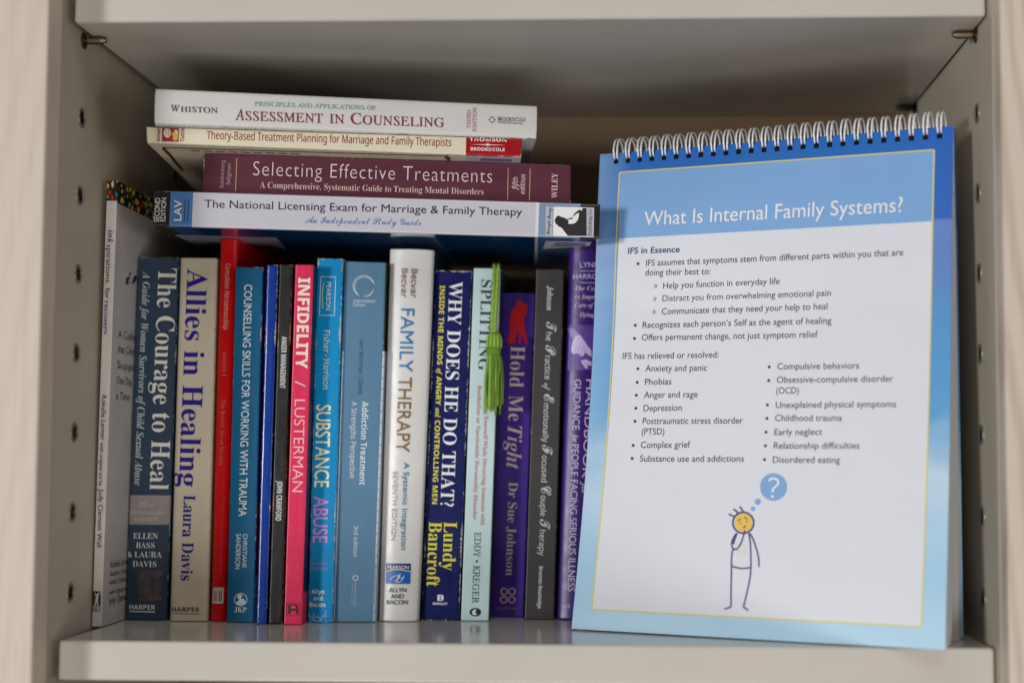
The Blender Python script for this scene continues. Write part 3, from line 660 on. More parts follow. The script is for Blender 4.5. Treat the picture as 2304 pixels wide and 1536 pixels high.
# -- 14 purple, short
c = up4((1131, 658.7), (1204.5, 659.5), (1102, 1387), (1177.6, 1389.5))
pu = card((64, 38, 134), 0.34, 0.12, wave=0.2)
bk = Book('short violet paperback with a red silhouette of an embracing couple', c, depth=0.098, spine=pu, left=card((20, 14, 50), 0.4, 0))
BE = (206, 186, 180)
f = bk.pr()
for a, b_, tx, fo in (((1149.5, 778), (1146, 870), 'Hold', 'serif'), ((1145.5, 889), (1143.5, 946), 'Me', 'serif'), ((1143, 957), (1139.5, 1054), 'Tight', 'bitalic')): f.text(a, b_, 32, tx, BE, fo, -0.008)
f.obj('title', bk.cov)
bk.title((1145, 1084), (1137.5, 1293.5), 20.5, 'Dr Sue Johnson', BE, 'serif', -0.008, name='author_name')
f = bk.pr(); q = [(450,775),(455,750),(470,700),(475,640),(470,580),(478,520),(490,480),(505,455),(530,440),(540,420),(535,405),(545,388),(560,385),(578,392),(588,402),(594,414),(606,410),(625,418),(637,430),(632,455),(628,480),(625,505),(610,530),(600,555),(605,590),(612,640),(618,690),(628,740),(636,785),(618,783),(600,750),(590,710),(582,680),(575,720),(574,760),(578,780),(545,778),(555,760),(558,720),(556,670),(545,645),(535,690),(525,740),(522,770),(490,778)]
f.poly([(1030+x/4.04, 580+y/4.04) for x, y in q], ink((200, 10, 22))).disc((1172.5, 694), 3, 2.6, pu, 2, 10); f.obj('couple_emblem', bk.cov)
f = bk.pr(); pm = ink((186, 150, 170))
for cx, cy in ((1134.5, 1329.5), (1152, 1329.5), (1133.5, 1348), (1151.5, 1348)): f.ring((cx, cy), 7, 3.4, pm)
f.text((1119, 1370), (1165, 1371), 9, 'piatkus', (120, 90, 150), 'serif'); f.obj('publisher_mark', bk.cov)
# -- 15 charcoal
c = up4((1206.6, 605.5), (1269, 607), (1180, 1393), (1246.5, 1395))
gy = card((64, 61, 62), 0.36, 0.18, wave=0.2)
bk = Book('charcoal grey book with pale script capitals, between the two violet books', c, depth=0.118, spine=gy)
LG = (204, 204, 204); bl = lambda q: 1229.5-(q-724)*0.0325
f = bk.pr()
for y0, y1, tx, cap in ((724, 746, 'T', 1), (747, 766, 'he', 0), (776, 799, 'P', 1), (800, 853, 'ractice', 0), (862, 877, 'of', 2), (886, 906, 'E', 1), (907, 994, 'motionally', 0), (1000, 1023, 'F', 1), (1024, 1084, 'ocused', 0), (1093, 1113, 'C', 1), (1114, 1160, 'ouple', 0), (1167, 1190, 'T', 1), (1191, 1249, 'herapy', 0)):
    f.text((bl(y0), y0), (bl(y1), y1), (13, 23, 13)[cap], tx, LG, ('noto', 'script', 'script')[cap])
f.obj('title', bk.cov)
f = bk.pr(); f.text((1232, 643), (1230, 697.5), 13, 'Johnson', LG, 'bitalic'); f.obj('author_name', bk.cov)
f = bk.pr(); f.text((1213, 1273), (1209.5, 1367.5), 9, 'Brunner-Routledge', LG, 'bold', -0.004); f.obj('publisher_mark', bk.cov)
# -- 16 violet hardcover, half behind the chart
c = up4((1281.4, 558), (1374, 559), (1250, 1394), (1344, 1395))
vi = card((56, 23, 110), 0.32, 0.1, wave=0.2)
bk = Book('tall violet hardcover half hidden behind the left edge of the flip chart', c, depth=0.118, hard=True, tc=0.002, bulge=0.0035, rc=0.002, spine=vi)
LYN = bk; LL = (196, 178, 214)
f = bk.pr(); f.text((1305, 602), (1348, 602), 12, 'LYNN', LL, 'sans').line([(1305, 609.5), (1350, 610)], 1.2, ink(LL)).text((1289.5, 627), (1364, 628), 11, 'HARROLD', LL, 'sans').line([(1304, 636), (1350, 636.5)], 1.2, ink(LL)); f.obj('author_name', bk.cov)
f = bk.pr(); f.text((1293.5, 653), (1350, 654), 10, 'The Cent', LL, 'bitalic', -0.004).text((1294, 672), (1352, 673), 10, 'to Improv', LL, 'bitalic', -0.004).text((1293.5, 691), (1348, 692), 10, 'Care of th', LL, 'bitalic', -0.004).text((1304, 712.5), (1337, 713), 10, 'Dying', LL, 'bitalic', -0.004); f.obj('affiliation', bk.cov)
bgp = photo_patch((74, 42, 132), (96, 66, 152), 60)
f = bk.pr(); f.grid([(1281, 731), (1345, 731), (1340, 832), (1277, 832)], bgp, 8, 8)
Z = lambda L: [(950+x/3.34, 500+y/3.34) for x, y in L]
hm = ink((182, 166, 208)); hm2 = ink((128, 106, 172))
f.poly(Z([(1150,850),(1185,845),(1210,880),(1240,925),(1270,960),(1275,1010),(1250,1000),(1225,975),(1215,1000),(1190,1010),(1180,990),(1160,985),(1140,990),(1120,975),(1120,940),(1130,895)]), hm, 2)
f.poly(Z([(1190,1040),(1230,1030),(1275,1050),(1272,1080),(1240,1070),(1245,1100),(1225,1095),(1205,1065)]), hm, 2)
f.poly(Z([(1090,800),(1130,790),(1180,840),(1150,850),(1130,880)]), hm2, 2)
for a, b_ in (((1145, 985), (1158, 930)), ((1165, 985), (1180, 925)), ((1190, 1005), (1200, 945)), ((1222, 975), (1212, 930))): f.line(Z([a, b_]), 0.9, hm2, 3)
f.obj('cover_photo', bk.cov)
f = bk.pr(); f.text((1292.5, 853), (1288, 966), 15.5, 'GUIDANCE', LL, 'sans').text((1288, 975), (1287, 994), 14, 'for', LL, 'bitalic').text((1287, 999), (1277.5, 1329), 15.5, 'PEOPLE FACING SERIOUS ILLNESS', LL, 'sans')
f.text((1319.5, 853), (1310, 1075), 18, 'HANDBOOK', LL, 'sans').text((1309.5, 1083), (1308, 1112), 16, 'for', LL, 'bitalic'); f.obj('title', bk.cov)
f = bk.pr(); f.text((1267, 1366), (1283, 1366.5), 8, 'OX', LL, 'serif', -0.008); f.obj('publisher_mark', bk.cov)
# -- green tassel
ty = MINT.y-0.004
gt = card((138, 170, 72), 0.75, 0.0, spec=0.2, wave=0.0); gt3 = card((126, 158, 66), 0.75, 0.0, spec=0.2, wave=0.0); gt2 = card((98, 134, 46), 0.75, 0.0, spec=0.2, wave=0.0)
tr = thing('tassel_bookmark', 'lime green tassel bookmark hanging out of the pale mint book', 'bookmark', at_y((1108, 760), ty))
topy = MINT.y+0.012
b = MB()
for dx, ph in ((-4.2, 0.0), (4.2, 1.7)):
    pts = [at_y((1117+dx*1.1, 603), MINT.y+0.03)+Vector((0, 0, 0.0028)), at_y((1117+dx*1.1, 599), MINT.y+0.008)+Vector((0, 0, 0.0005)), at_y((1117+dx*1.1, 597.5), MINT.y-0.001)]
    for i in range(28):
        tt = i/27; pts.append(at_y((1117+dx*1.05-8*tt-dx*0.35*tt, 602+152*tt), ty+0.0005-0.0010*math.sin(math.pi*min(1, tt*1.3))))
    n = len(pts); rad = [0.00125*(1+0.10*math.sin(i*3.1+ph)) for i in range(n)]
    b.tube(pts, rad, 8, 0)
    b.m = [(0 if (k//8+k % 8//2) % 3 else 1) for k in range(len(b.f))]
b.obj('cord', [gt, gt3], tr, smooth=True)
b = MB()
for i in range(9):                                        # the knot: loops of thread folded over the cord
    a = (i-4)/4; x = 1112+a*13
    pts = [at_y((x*0.55+1111*0.45, 790), ty+0.0008), at_y((x, 783), ty-0.0016*(1-a*a)-0.0005), at_y((x+a*2, 768), ty-0.0030*math.sqrt(max(0.05, 1-a*a*0.9))), at_y((x*0.9+111.2, 755), ty-0.0024*(1-a*a*0.7)), at_y((x*0.6+1112*0.4, 751), ty-0.0004)]
    b.tube(smooth_line(pts, 4), 0.00105, 7, i % 2)
for i in range(4):
    yy = 784+i*3.4
    b.tube([at_y((1110.5+15*math.cos(a), yy+0.8*math.sin(a)), ty-0.0012-0.0030*math.sin(a)) for a in [k*2*math.pi/16 for k in range(17)]], 0.00075, 6, 1)
b.obj('knot', [gt, gt2], tr, smooth=True)
b = MB()
rr = random.Random(3)
for i in range(38):
    a = rr.uniform(-1, 1); dep = rr.uniform(-1, 1)*math.sqrt(1-a*a*0.8); ln = rr.uniform(900, 922)+(14 if rr.random() < 0.12 else 0)
    pts = [at_y((1110.5+a*12, 793), ty-0.0012+dep*0.0016), at_y((1112+a*17+rr.uniform(-2, 2), 815), ty-0.0014+dep*0.0024), at_y((1111+a*20+rr.uniform(-3, 3), 860), ty-0.0014+dep*0.0028), at_y((1111+a*20+rr.uniform(-4, 4), ln), ty-0.0012+dep*0.0028)]
    b.tube(smooth_line(pts, 4), 0.00082, 6, rr.randrange(2))
b.obj('fringe', [gt, gt2], tr, smooth=True)

# ------------------------------------------------------------------ the lying stack
GRP = 'books lying in a stack'
# -- blue grey study guide
YL = 0.066; YAWL = math.radians(3.8)
c = ly4((347, 428.6), (1350.7, 458.5), (343.6, 508.5), (1348, 537))
lt = card((190, 189, 198), 0.16, 0.12, spec=0.55, wave=0.1, var=0.04); bk_ = card((44, 40, 40), 0.14, 0.4, spec=0.55, wave=0.1); bl_ = card((74, 120, 172), 0.14, 0.15, spec=0.55, wave=0.1)
sl = card((126, 148, 176), 0.14, 0.1, spec=0.55, wave=0.1); dn = card((12, 56, 98), 0.045, 0.0, spec=0.9, wave=0.02); dn.node_tree.nodes['Principled BSDF'].inputs['IOR'].default_value = 2.7
T = lambda x: tq(c, 0, x, True)
bands = [(T(382), 1, bk_), (T(432.5), T(382), bl_), (T(1211), T(1204), card((214, 214, 220), 0.16, 0)), (T(1305), T(1211), sl), (0, T(1305), bk_)]
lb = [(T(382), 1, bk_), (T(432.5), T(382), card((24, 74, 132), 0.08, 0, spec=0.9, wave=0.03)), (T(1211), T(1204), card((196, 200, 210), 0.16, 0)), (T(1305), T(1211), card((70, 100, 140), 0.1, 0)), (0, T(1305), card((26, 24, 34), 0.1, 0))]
bk = Book('pale blue-grey study guide with black end, lowest of the lying stack', c, y=YL, depth=0.18, lying=True, spine=lt, left=dn, bands=bands, lbands=lb, group=GRP, rc=0.0013, yaw=YAWL)
LAV = bk
f = bk.pr(); f.text((460, 467), (1174.5, 485.5), 17.5, 'The National Licensing Exam for Marriage & Family Therapy', (36, 34, 42), 'sans', 0.0); f.obj('title', bk.cov)
bk.title((688, 501.5), (947.6, 507.5), 15, 'An Independent Study Guide', (70, 112, 172), 'script', -0.006, name='subtitle')
f = bk.pr(); f.text((358, 500), (361, 446), 11.5, 'SECOND', (214, 208, 200), 'sans').text((372, 498.5), (374.8, 445.5), 11, 'EDITION', (214, 208, 200), 'sans'); f.obj('edition_mark', bk.cov)
f = bk.pr(); f.text((407.8, 496.7), (409.6, 451), 17, 'LAV', WHITE, 'sans').line([(417, 450), (414.5, 499)], 2, ink((40, 50, 78))).line([(424.5, 450.5), (422, 500)], 2, ink((40, 50, 78))); f.obj('publisher_mark', bk.cov)
V = lambda L: [(1000+x/5.76, 380+y/5.76) for x, y in L]
f = bk.pr(); wt = ink((226, 226, 230)); dk = ink((44, 40, 42)); lgm = ink((176, 180, 190))
f.poly(V([(1312, 487), (1940, 503), (1933, 887), (1308, 866)]), wt, 1)
f.poly(V([(1312, 487), (1405, 489), (1400, 868), (1308, 866)]), lgm, 2).poly(V([(1848, 505), (1940, 503), (1933, 887), (1844, 876)]), lgm, 2)
f.line(V([(1410, 490), (1404, 866)]), 0.8, dk, 3)
f.poly(V([(1600,868),(1560,820),(1520,765),(1480,745),(1440,710),(1428,670),(1440,635),(1470,605),(1500,615),(1520,625),(1560,635),(1580,650),(1605,665),(1610,690),(1600,710),(1640,716),(1690,705),(1725,670),(1740,620),(1745,570),(1720,575),(1690,600),(1668,625),(1675,590),(1710,555),(1750,530),(1785,545),(1788,508),(1843,508),(1843,872)]), dk, 2)
f.poly(V([(1590,643),(1640,638),(1662,626),(1655,650),(1630,656),(1592,650)]), dk, 3)
f.text(V([(1362, 858)])[0], V([(1384, 500)])[0], 9, 'Midnight Musings', (44, 40, 42), 'script', k=4).text(V([(1908, 868)])[0], V([(1908, 522)])[0], 8.5, 'Publishing Co.', (44, 40, 42), 'serif', -0.01, k=4)
f.obj('emblem', bk.cov)
# underside: printed panel and barcode
nU = (bk.P[2]-bk.P[0]).cross(bk.dd).normalized()
if nU.z < 0: nU = -nU
fu = Face(bk.P[0], nU, None, 0.00015)
f = Print(fu); f.poly([(391, 527.5), (622, 534), (645, 562), (612, 553), (560, 547), (480, 546), (445, 552)], ink((150, 152, 166), 0.12)); f.obj('back_panel_print', bk.cov)
f = Print(fu); f.poly([(1228, 541.5), (1331, 544), (1326, 553), (1221, 560)], ink((210, 210, 218), 0.2))
for k_ in range(3): f.line([(1250-k_*3, 546+k_*3.2), (1318-k_, 547+k_*2.6)], 1.6, ink((50, 46, 60)), 2)
f.obj('barcode', bk.cov)
# -- maroon
c = ly4((459, 344), (1284.5, 371), (455.5, 433.5), (1284, 457))
YAWS, YAWT, YAWW = math.radians(4.5), math.radians(6), math.radians(8)
YS = YL+0.010
mr = card((92, 46, 60), 0.36, 0.25, wave=0.2)
zt = lambda x: LAV.P[3].z+(LAV.P[1].z-LAV.P[3].z)*((x-LAV.P[3].x)/(LAV.P[1].x-LAV.P[3].x))
def fixS(P):
    for q in (P[0], P[2]): q.z = zt(q.x)+0.0003
bk = Book('maroon textbook with thin pale lettering, lying just above the blue-grey study guide', c, y=YS, depth=0.17, lying=True, spine=mr, group=GRP, fix=fixS, yaw=YAWS)
SEL = bk; LP = (222, 200, 204); TN = (196, 150, 110)
bk.title((569.5, 395), (1107, 411.5), 32, 'Selecting Effective Treatments', LP, 'sans', -0.014, 1.10)
bk.title((585, 423), (1088, 438.5), 14, 'A Comprehensive, Systematic Guide to Treating Mental Disorders', (208, 180, 172), 'serif', -0.006, name='subtitle')
f = bk.pr(); f.text((503, 423), (505.5, 361), 9, 'Reichenberg', (176, 140, 146), 'sans').text((517.5, 416), (519.5, 369), 9, 'Seligman', (176, 140, 146), 'sans'); f.obj('author_name', bk.cov)
f = bk.pr(); f.line([(533, 356), (530, 430)], 1.8, ink(TN)); f.obj('divider_line', bk.cov)
f = bk.pr()
for a, b_ in (((1143.5, 378), (1142, 450)), ((1193, 380), (1191, 451))): f.line([a, b_], 1.8, ink(TN))
f.text((1164, 428), (1165.5, 399), 12, 'fifth', LP, 'obl').text((1180.5, 437), (1182, 393), 11, 'edition', LP, 'obl'); f.obj('edition_mark', bk.cov)
bk.title((1254, 446), (1254.5, 389.5), 13, 'WILEY', (216, 190, 186), 'serif', -0.004, name='publisher_mark')
# -- cream with red end
zs = lambda x: SEL.P[3].z+(SEL.P[1].z-SEL.P[3].z)*((x-SEL.P[3].x)/(SEL.P[1].x-SEL.P[3].x))
c = ly4((329.5, 285), (1174, 312), (331, 324.5), (1172.7, 353))
YT = 0.046
def fixT(P):
    for lo, hi in ((0, 1), (2, 3)):
        nz = zs(P[lo].x)+0.0003; P[lo].z = nz
P0 = corner3(c, YT, YAWT)
# front edge depth that brings the underside down onto the maroon book
for it in range(40):
    P0 = corner3(c, YT, YAWT); e = (P0[0].z-zs(P0[0].x)+P0[2].z-zs(P0[2].x))/2
    YT -= e*0.6
    YT = max(0.02, min(YS-0.001, YT))
cr = card((214, 206, 182), 0.36, 0.2, wearcol=(150, 130, 100), var=0.05); re = card((160, 14, 24), 0.33, 0.3)
T = lambda x: tq(c, 0, x, True)
bk = Book('cream paperback with dark red lettering and red end block, just under the topmost lying book', c, y=YT, depth=0.17, lying=True, spine=cr, bands=[(0, T(1046.5), re)], lbands=[(0, T(1046.5), card((190, 186, 200), 0.4, 0))], group=GRP, fix=fixT, rc=0.0012, yaw=YAWT)
THE = bk; DR = (140, 22, 34)
bk.title((465, 313), (1015.5, 329.5), 18, 'Theory-Based Treatment Planning for Marriage and Family Therapists', DR, 'noto', 0.002)
f = bk.pr(); f.text((360, 318), (361.3, 287), 8, 'Gehart', DR, 'bold').text((414, 319), (415, 289), 8.5, 'Tuttle', DR, 'bold'); f.obj('author_name', bk.cov)
f = bk.pr(); f.poly([(365, 287.5), (403, 289), (402, 319.5), (364, 318.5)], ink((150, 40, 40)))
cw = ink((222, 206, 190)); cy_ = ink((206, 170, 80))
f.poly([(368, 296), (372, 290), (380, 290), (385, 296), (384, 304), (380, 310), (374, 310), (369, 304)], cw, 2).poly([(388, 300), (394, 294), (400, 297), (401, 306), (399, 316), (391, 317), (388, 311), (391, 307), (386, 304)], cy_, 2).poly([(392, 294), (397, 292), (401, 297), (400, 303), (396, 298)], cw, 3)
f.line([(372, 293), (375, 299), (373, 305)], 1, ink((150, 40, 40)), 3).line([(379, 292), (381, 300), (378, 307)], 1, ink((150, 40, 40)), 3).obj('emblem', bk.cov)
f = bk.pr(); f.text((1056.5, 317.5), (1140, 319.5), 9, 'THOMSON', WHITE, 'bold').text((1059, 339), (1135.5, 341), 7.5, 'BROOKS/COLE', WHITE, 'bold')
f.poly([(1056, 325), (1097, 325.3), (1139, 327), (1097, 327.2)], ink(WHITE)).poly([(1097.5+(6.5 if i % 2 == 0 else 2)*math.cos(i*math.pi/8*1.0), 326.2+(5 if i % 2 == 0 else 1.8)*math.sin(i*math.pi/8)) for i in range(16)], ink(WHITE), 2); f.obj('publisher_mark', bk.cov)
nU = (bk.P[2]-bk.P[0]).cross(bk.dd).normalized(); nU = -nU if nU.z < 0 else nU
fu = Face(bk.P[0], nU, None, 0.00012); f = Print(fu); bw = ink((92, 52, 30))
f.line([(366, 332), (1003, 351.5)], 1.8, bw).line([(366, 332), (382, 348), (396, 366), (412, 384)], 6, bw, 2).line([(1003, 351), (1012, 360)], 8, bw, 2)
for k_ in range(9): f.line([(430+k_*28, 338.5+k_*0.85), (450+k_*28, 340+k_*0.85)], 2.2, ink((120, 100, 84)), 2)
f.obj('back_panel_print', bk.cov)
f = Print(fu); f.poly([(1082, 356.5), (1152, 358.5), (1150, 363.5), (1080, 361.5)], ink((120, 92, 128)), 2); f.obj('barcode', bk.cov)
# -- white with worn ends
zT = lambda x: THE.P[3].z+(THE.P[1].z-THE.P[3].z)*((x-THE.P[3].x)/(THE.P[1].x-THE.P[3].x))
YW = YT-0.0025
c = ly4((348.6, 197.5), (1209, 236.5), (347, 284.5), (1207.3, 313))
def fixW(P):
    for lo in (0, 2): P[lo].z = zT(P[lo].x)+0.0003
ww = card((206, 203, 200), 0.3, 0.45, wearcol=(150, 136, 118), var=0.06)
bk = Book('thick white textbook with maroon small-caps lettering and dented ends, topmost of the lying stack', c, y=YW, depth=0.18, lying=True, spine=ww, bulge=0.0012, rc=0.0018, group=GRP, fix=fixW, yaw=YAWW)
MA = (124, 34, 52)
sl_ = lambda x: 270+(x-529)*0.0347
f = bk.pr()
for x0, x1, h, tx in ((529, 550, 24.5, 'A'), (552, 726, 20, 'SSESSMENT'), (741, 774, 20, 'IN'), (788.5, 814, 24, 'C'), (816, 999, 20, 'OUNSELING')): f.text((x0, sl_(x0)), (x1, sl_(x1)), h, tx, MA, 'roman', 0.006)
f.obj('title', bk.cov)
f = bk.pr(); f.text((572.5, 238.7), (845, 248.2), 10, 'PRINCIPLES AND APPLICATIONS OF', (110, 156, 166), 'roman', 0.006); f.obj('subtitle', bk.cov)
f = bk.pr(); f.text((384, 251.2), (403.5, 252), 14.5, 'W', (52, 46, 60), 'roman', 0.006).text((406, 252), (489.5, 255), 12, 'HISTON', (52, 46, 60), 'roman', 0.006); f.obj('author_name', bk.cov)
f = bk.pr(); f.text((1058.5, 289), (1059, 247.5), 8.5, 'THIRD', (150, 96, 108), 'roman', 0.006).text((1071.3, 296), (1072, 242), 8.5, 'EDITION', (150, 96, 108), 'roman', 0.006); f.obj('edition_mark', bk.cov)
f = bk.pr(); f.text((1120, 272), (1182, 274.3), 8.5, 'BROOKS/COLE', (44, 66, 80), 'sans').text((1120, 278), (1175, 280), 5, 'CENGAGE Learning', (60, 72, 80), 'sans')
for i in range(8):
    a = i*math.pi/4; f.disc((1107+6*math.cos(a), 270+6*math.sin(a)), 1.9, 1.5, ink(((30, 60, 80), (90, 150, 170))[i % 2]), 1, 10)
f.obj('publisher_mark', bk.cov)

# ------------------------------------------------------------------ the flip chart
cTL, cTR, cBL, cBR = (1355, 346), (2150, 284), (1281, 1414.5), (2121, 1466)
zB = 0.0006
B0 = at_z(cBL, zB); d = [ray(m) for m in (cTL, cTR, cBR)]
Mx = Matrix(((d[0].x, -d[1].x, d[2].x), (d[0].y, -d[1].y, d[2].y), (d[0].z, -d[1].z, d[2].z)))
tt = Mx.inverted() @ (B0-CAM)
Q = [CAM+d[0]*tt[0], CAM+d[1]*tt[1], B0, CAM+d[2]*tt[2]]      # TL TR BL BR
Q[3].z = max(Q[3].z, zB)
ex = (Q[3]-Q[2]+Q[1]-Q[0]); cw_ = ex.length/2; ex.normalize()
ey = (Q[0]-Q[2]+Q[1]-Q[3]); chh = ey.length/2; ey = (ey-ex*ey.dot(ex)).normalized()
en = ex.cross(ey).normalized()                                # towards the reader
nB = -en
O = (Q[0]+Q[1]+Q[2]+Q[3])/4-ex*cw_/2-ey*chh/2
ch = thing('flip_chart', 'wire-bound blue and white flip chart standing at an angle on the right of the shelf', 'flip chart', O+ex*cw_/2)
CP = lambda x, yv, k=0.0: O+ex*x+ey*yv+nB*k
FT = 0.0004
def page_bow(x, yv):
    fr = min(1, max(0, 1-yv/chh)); u = min(1, max(0, x/cw_))
    return (0.0080*(1-u)+0.0042*u)*math.sin(math.pi*fr**1.2)*(0.3+0.7*min(1, fr*3))
def bow_at(P): return page_bow((P-O).dot(ex), (P-O).dot(ey))
def border():
    m, nt, b = base_mat('printed_sky_border', 0.33, 0.5)
    uv = N(nt, 'ShaderNodeUVMap'); sp = N(nt, 'ShaderNodeSeparateXYZ'); nt.links.new(uv.outputs[0], sp.inputs[0])
    mp = N(nt, 'ShaderNodeMapping'); nt.links.new(uv.outputs[0], mp.inputs[0]); mp.inputs['Scale'].default_value = (2.2, 4.2, 1)
    cl = noise(nt, 1.4, 4, mp.outputs[0])
    a = N(nt, 'ShaderNodeMath', operation='MULTIPLY_ADD'); nt.links.new(cl, a.inputs[0]); a.inputs[1].default_value = 0.34; a.inputs[2].default_value = -0.17
    s2 = N(nt, 'ShaderNodeMath', operation='ADD'); nt.links.new(sp.outputs[1], s2.inputs[0]); nt.links.new(a.outputs[0], s2.inputs[1])
    c = ramp(nt, s2.outputs[0], [(0.0, lin((178, 214, 236))), (0.14, lin((160, 204, 232))), (0.30, lin((190, 216, 236))), (0.45, lin((86, 158, 212))), (0.60, lin((70, 148, 208))), (0.78, lin((52, 116, 190))), (1.0, lin((28, 104, 190)))])
    # left side of the print is paler
    lf = ramp(nt, sp.outputs[0], [(0.0, 0.42), (0.10, 0.0)])
    c = mix(nt, lf, c, lin((168, 200, 226)))
    rg = ramp(nt, sp.outputs[0], [(0.80, 0.0), (1.0, 0.30)])
    hi = ramp(nt, sp.outputs[1], [(0.55, 0.0), (0.75, 1.0)])
    mm = N(nt, 'ShaderNodeMath', operation='MULTIPLY'); nt.links.new(rg, mm.inputs[0]); nt.links.new(hi, mm.inputs[1])
    c = mix(nt, mm.outputs[0], c, lin((30, 70, 186)))
    st = ramp(nt, sp.outputs[1], [(0.8145, 0.22), (0.8155, 0.0)])
    st2 = ramp(nt, sp.outputs[1], [(0.55, 0.0), (0.8, 1.0)])
    m2 = N(nt, 'ShaderNodeMath', operation='MULTIPLY'); nt.links.new(st, m2.inputs[0]); nt.links.new(st2, m2.inputs[1])
    c = mix(nt, m2.outputs[0], c, lin((190, 206, 240)))
    nt.links.new(c, b.inputs['Base Color']); bump(nt, b, noise(nt, 14, 2), 0.15, 0.002); return m
def uvmesh(o, fn):
    me = o.data; l = me.uv_layers.new(name='UVMap'); off = parent_world(o.parent) if o.parent else Vector()
    for lp in me.loops: l.data[lp.index].uv = fn(me.vertices[lp.vertex_index].co+off)
# hole positions along the top edge
hol = []
for i in range(26):
    px_ = 1386+(2117.5-1386)*0; 
    hol.append(None)
hA = cut((1386.5, 355), O, en); hB = cut((2114, 305), O, en)
xa = (hA-O).dot(ex); xb = (hB-O).dot(ex); ya = ((hA-O).dot(ey)+(hB-O).dot(ey))/2
hx = [xa+(xb-xa)*i/25 for i in range(26)]; hw = 0.0016; y0h = ya-0.0030; y1h = ya+0.0006
def leaf(name, mat, ya0, thick, bow, k0, spread, holes=False, shrink=0.0, shift=0.0, side=None):
    """one sheet hung from the wire: k0 behind the front at the top, spread further back at its foot"""
    ycuts = [0]+[chh*j/16 for j in range(1, 16)]+[y0h, y1h, chh]; ycuts = sorted(set(ycuts)); ycuts = [q for q in ycuts if not (y0h < q < y1h)]
    xcuts = [0]; 
    for x in hx: xcuts += [x-hw, x+hw]
    xcuts += [cw_]
    v = []; f = []; nx = len(xcuts); ny = len(ycuts)
    for side_ in (0, thick):
        for yy in ycuts:
            fr = 1-yy/chh
            for x in xcuts:
                kk = k0+spread*fr+bow*math.sin(math.pi*fr)+side_+(page_bow(x, yy) if spread < 0.03 else 0)
                p = CP(shrink+x*(cw_-2*shrink)/cw_+shift*fr, yy, kk)
                if p.z < zB*0.8: p.z = zB*0.8 + random.random()*0.0001
                v.append(p)
    n1 = nx*ny
    hole = set()
    if holes:
        jh = ycuts.index(y0h)
        for i in range(26): hole.add((1+2*i, jh))
    for j in range(ny-1):
        for i in range(nx-1):
            if (i, j) in hole:
                a, b_, c_, d_ = j*nx+i, j*nx+i+1, (j+1)*nx+i+1, (j+1)*nx+i
                for p, q in ((a, b_), (b_, c_), (c_, d_), (d_, a)): f.append((q, p, n1+p, n1+q))
                continue
            q = (j*nx+i, j*nx+i+1, (j+1)*nx+i+1, (j+1)*nx+i); f.append(q); f.append(tuple(n1+k for k in q[::-1]))
    for j in range(ny-1):
        for i in (0, nx-1): 
            q = (j*nx+i, (j+1)*nx+i, n1+(j+1)*nx+i, n1+j*nx+i); f.append(q if i == 0 else q[::-1])
    for i in range(nx-1):
        for j in (0, ny-1):
            q = (j*nx+i, n1+j*nx+i, n1+j*nx+i+1, j*nx+i+1); f.append(q if j == 0 else q[::-1])
    o = mesh_obj(name, v, f, mat, ch)
    return o
M_border = border()
fp = leaf('front_page', M_border, 0, FT, 0.0, 0.0, 0.0, True)
uvmesh(fp, lambda P: ((P-O).dot(ex)/cw_, (P-O).dot(ey)/chh))
M_leaf = paper((222, 220, 220))
for i, (k0, spd, bow) in enumerate(((0.0007, 0.0035, 0.0008), (0.0012, 0.0075, 0.0015), (0.0017, 0.012, 0.002), (0.0022, 0.0165, 0.003), (0.0028, 0.021, 0.003))):
    leaf('page', M_leaf, 0, 0.0002, bow, k0, spd, False, 0.0006)
for i, (k0, spd, bow) in enumerate(((0.0042, 0.040, 0.004), (0.0047, 0.0435, 0.004), (0.0052, 0.046, 0.003), (0.0057, 0.0485, 0.003))):
    leaf('page', M_leaf, 0, 0.0002, bow, k0, spd, False, 0.0006)
bcv = leaf('back_cover', M_border, 0, 0.0012, 0.001, 0.0066, 0.0525, False, 0.0, 0.0004)
uvmesh(bcv, lambda P: ((P-O).dot(ex)/cw_, (P-O).dot(ey)/chh))
# binding wire
M_wire = metal((206, 206, 210), 0.28, 'white_wire'); 
mw, ntw, bw_ = base_mat('coated_wire', 0.25, 0.6); bw_.inputs['Base Color'].default_value = (0.85, 0.85, 0.86, 1); bw_.inputs['Metallic'].default_value = 0.1
b = MB(); Rr = 0.0090; cyc = chh+0.0016; ck = 0.0052
rw = random.Random(11)
for x in hx:
    jx, jr = rw.uniform(-0.0006, 0.0007), rw.uniform(0.96, 1.05)
    for dx in (-0.00125, 0.00125):
        pts = []
        for i in range(26):
            a = math.radians(-140+i*(300/25)); 
            pts.append(CP(x+dx*(1.0 if i > 2 else 0.8)+(0.0010+jx)*(i/25), cyc+Rr*0.92*jr*math.cos(a)+0.0008, ck+Rr*0.86*math.sin(a)))
        b.tube(pts, 0.00064, 7)
b.obj('wire_binding', mw, ch, smooth=True)
b = MB()
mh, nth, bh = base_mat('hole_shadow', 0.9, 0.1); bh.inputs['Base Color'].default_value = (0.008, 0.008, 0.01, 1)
# added black strip that paints the shade behind the punched holes
b.box((0, 0, 0), (1, 1, 1)); b.v = [CP(0.004+q.x*(cw_-0.008), y0h-0.0015+q.y*(y1h-y0h+0.003), 0.00045+q.z*0.0002) for q in b.v]; b.obj('hole_shade_strip', mh, ch)
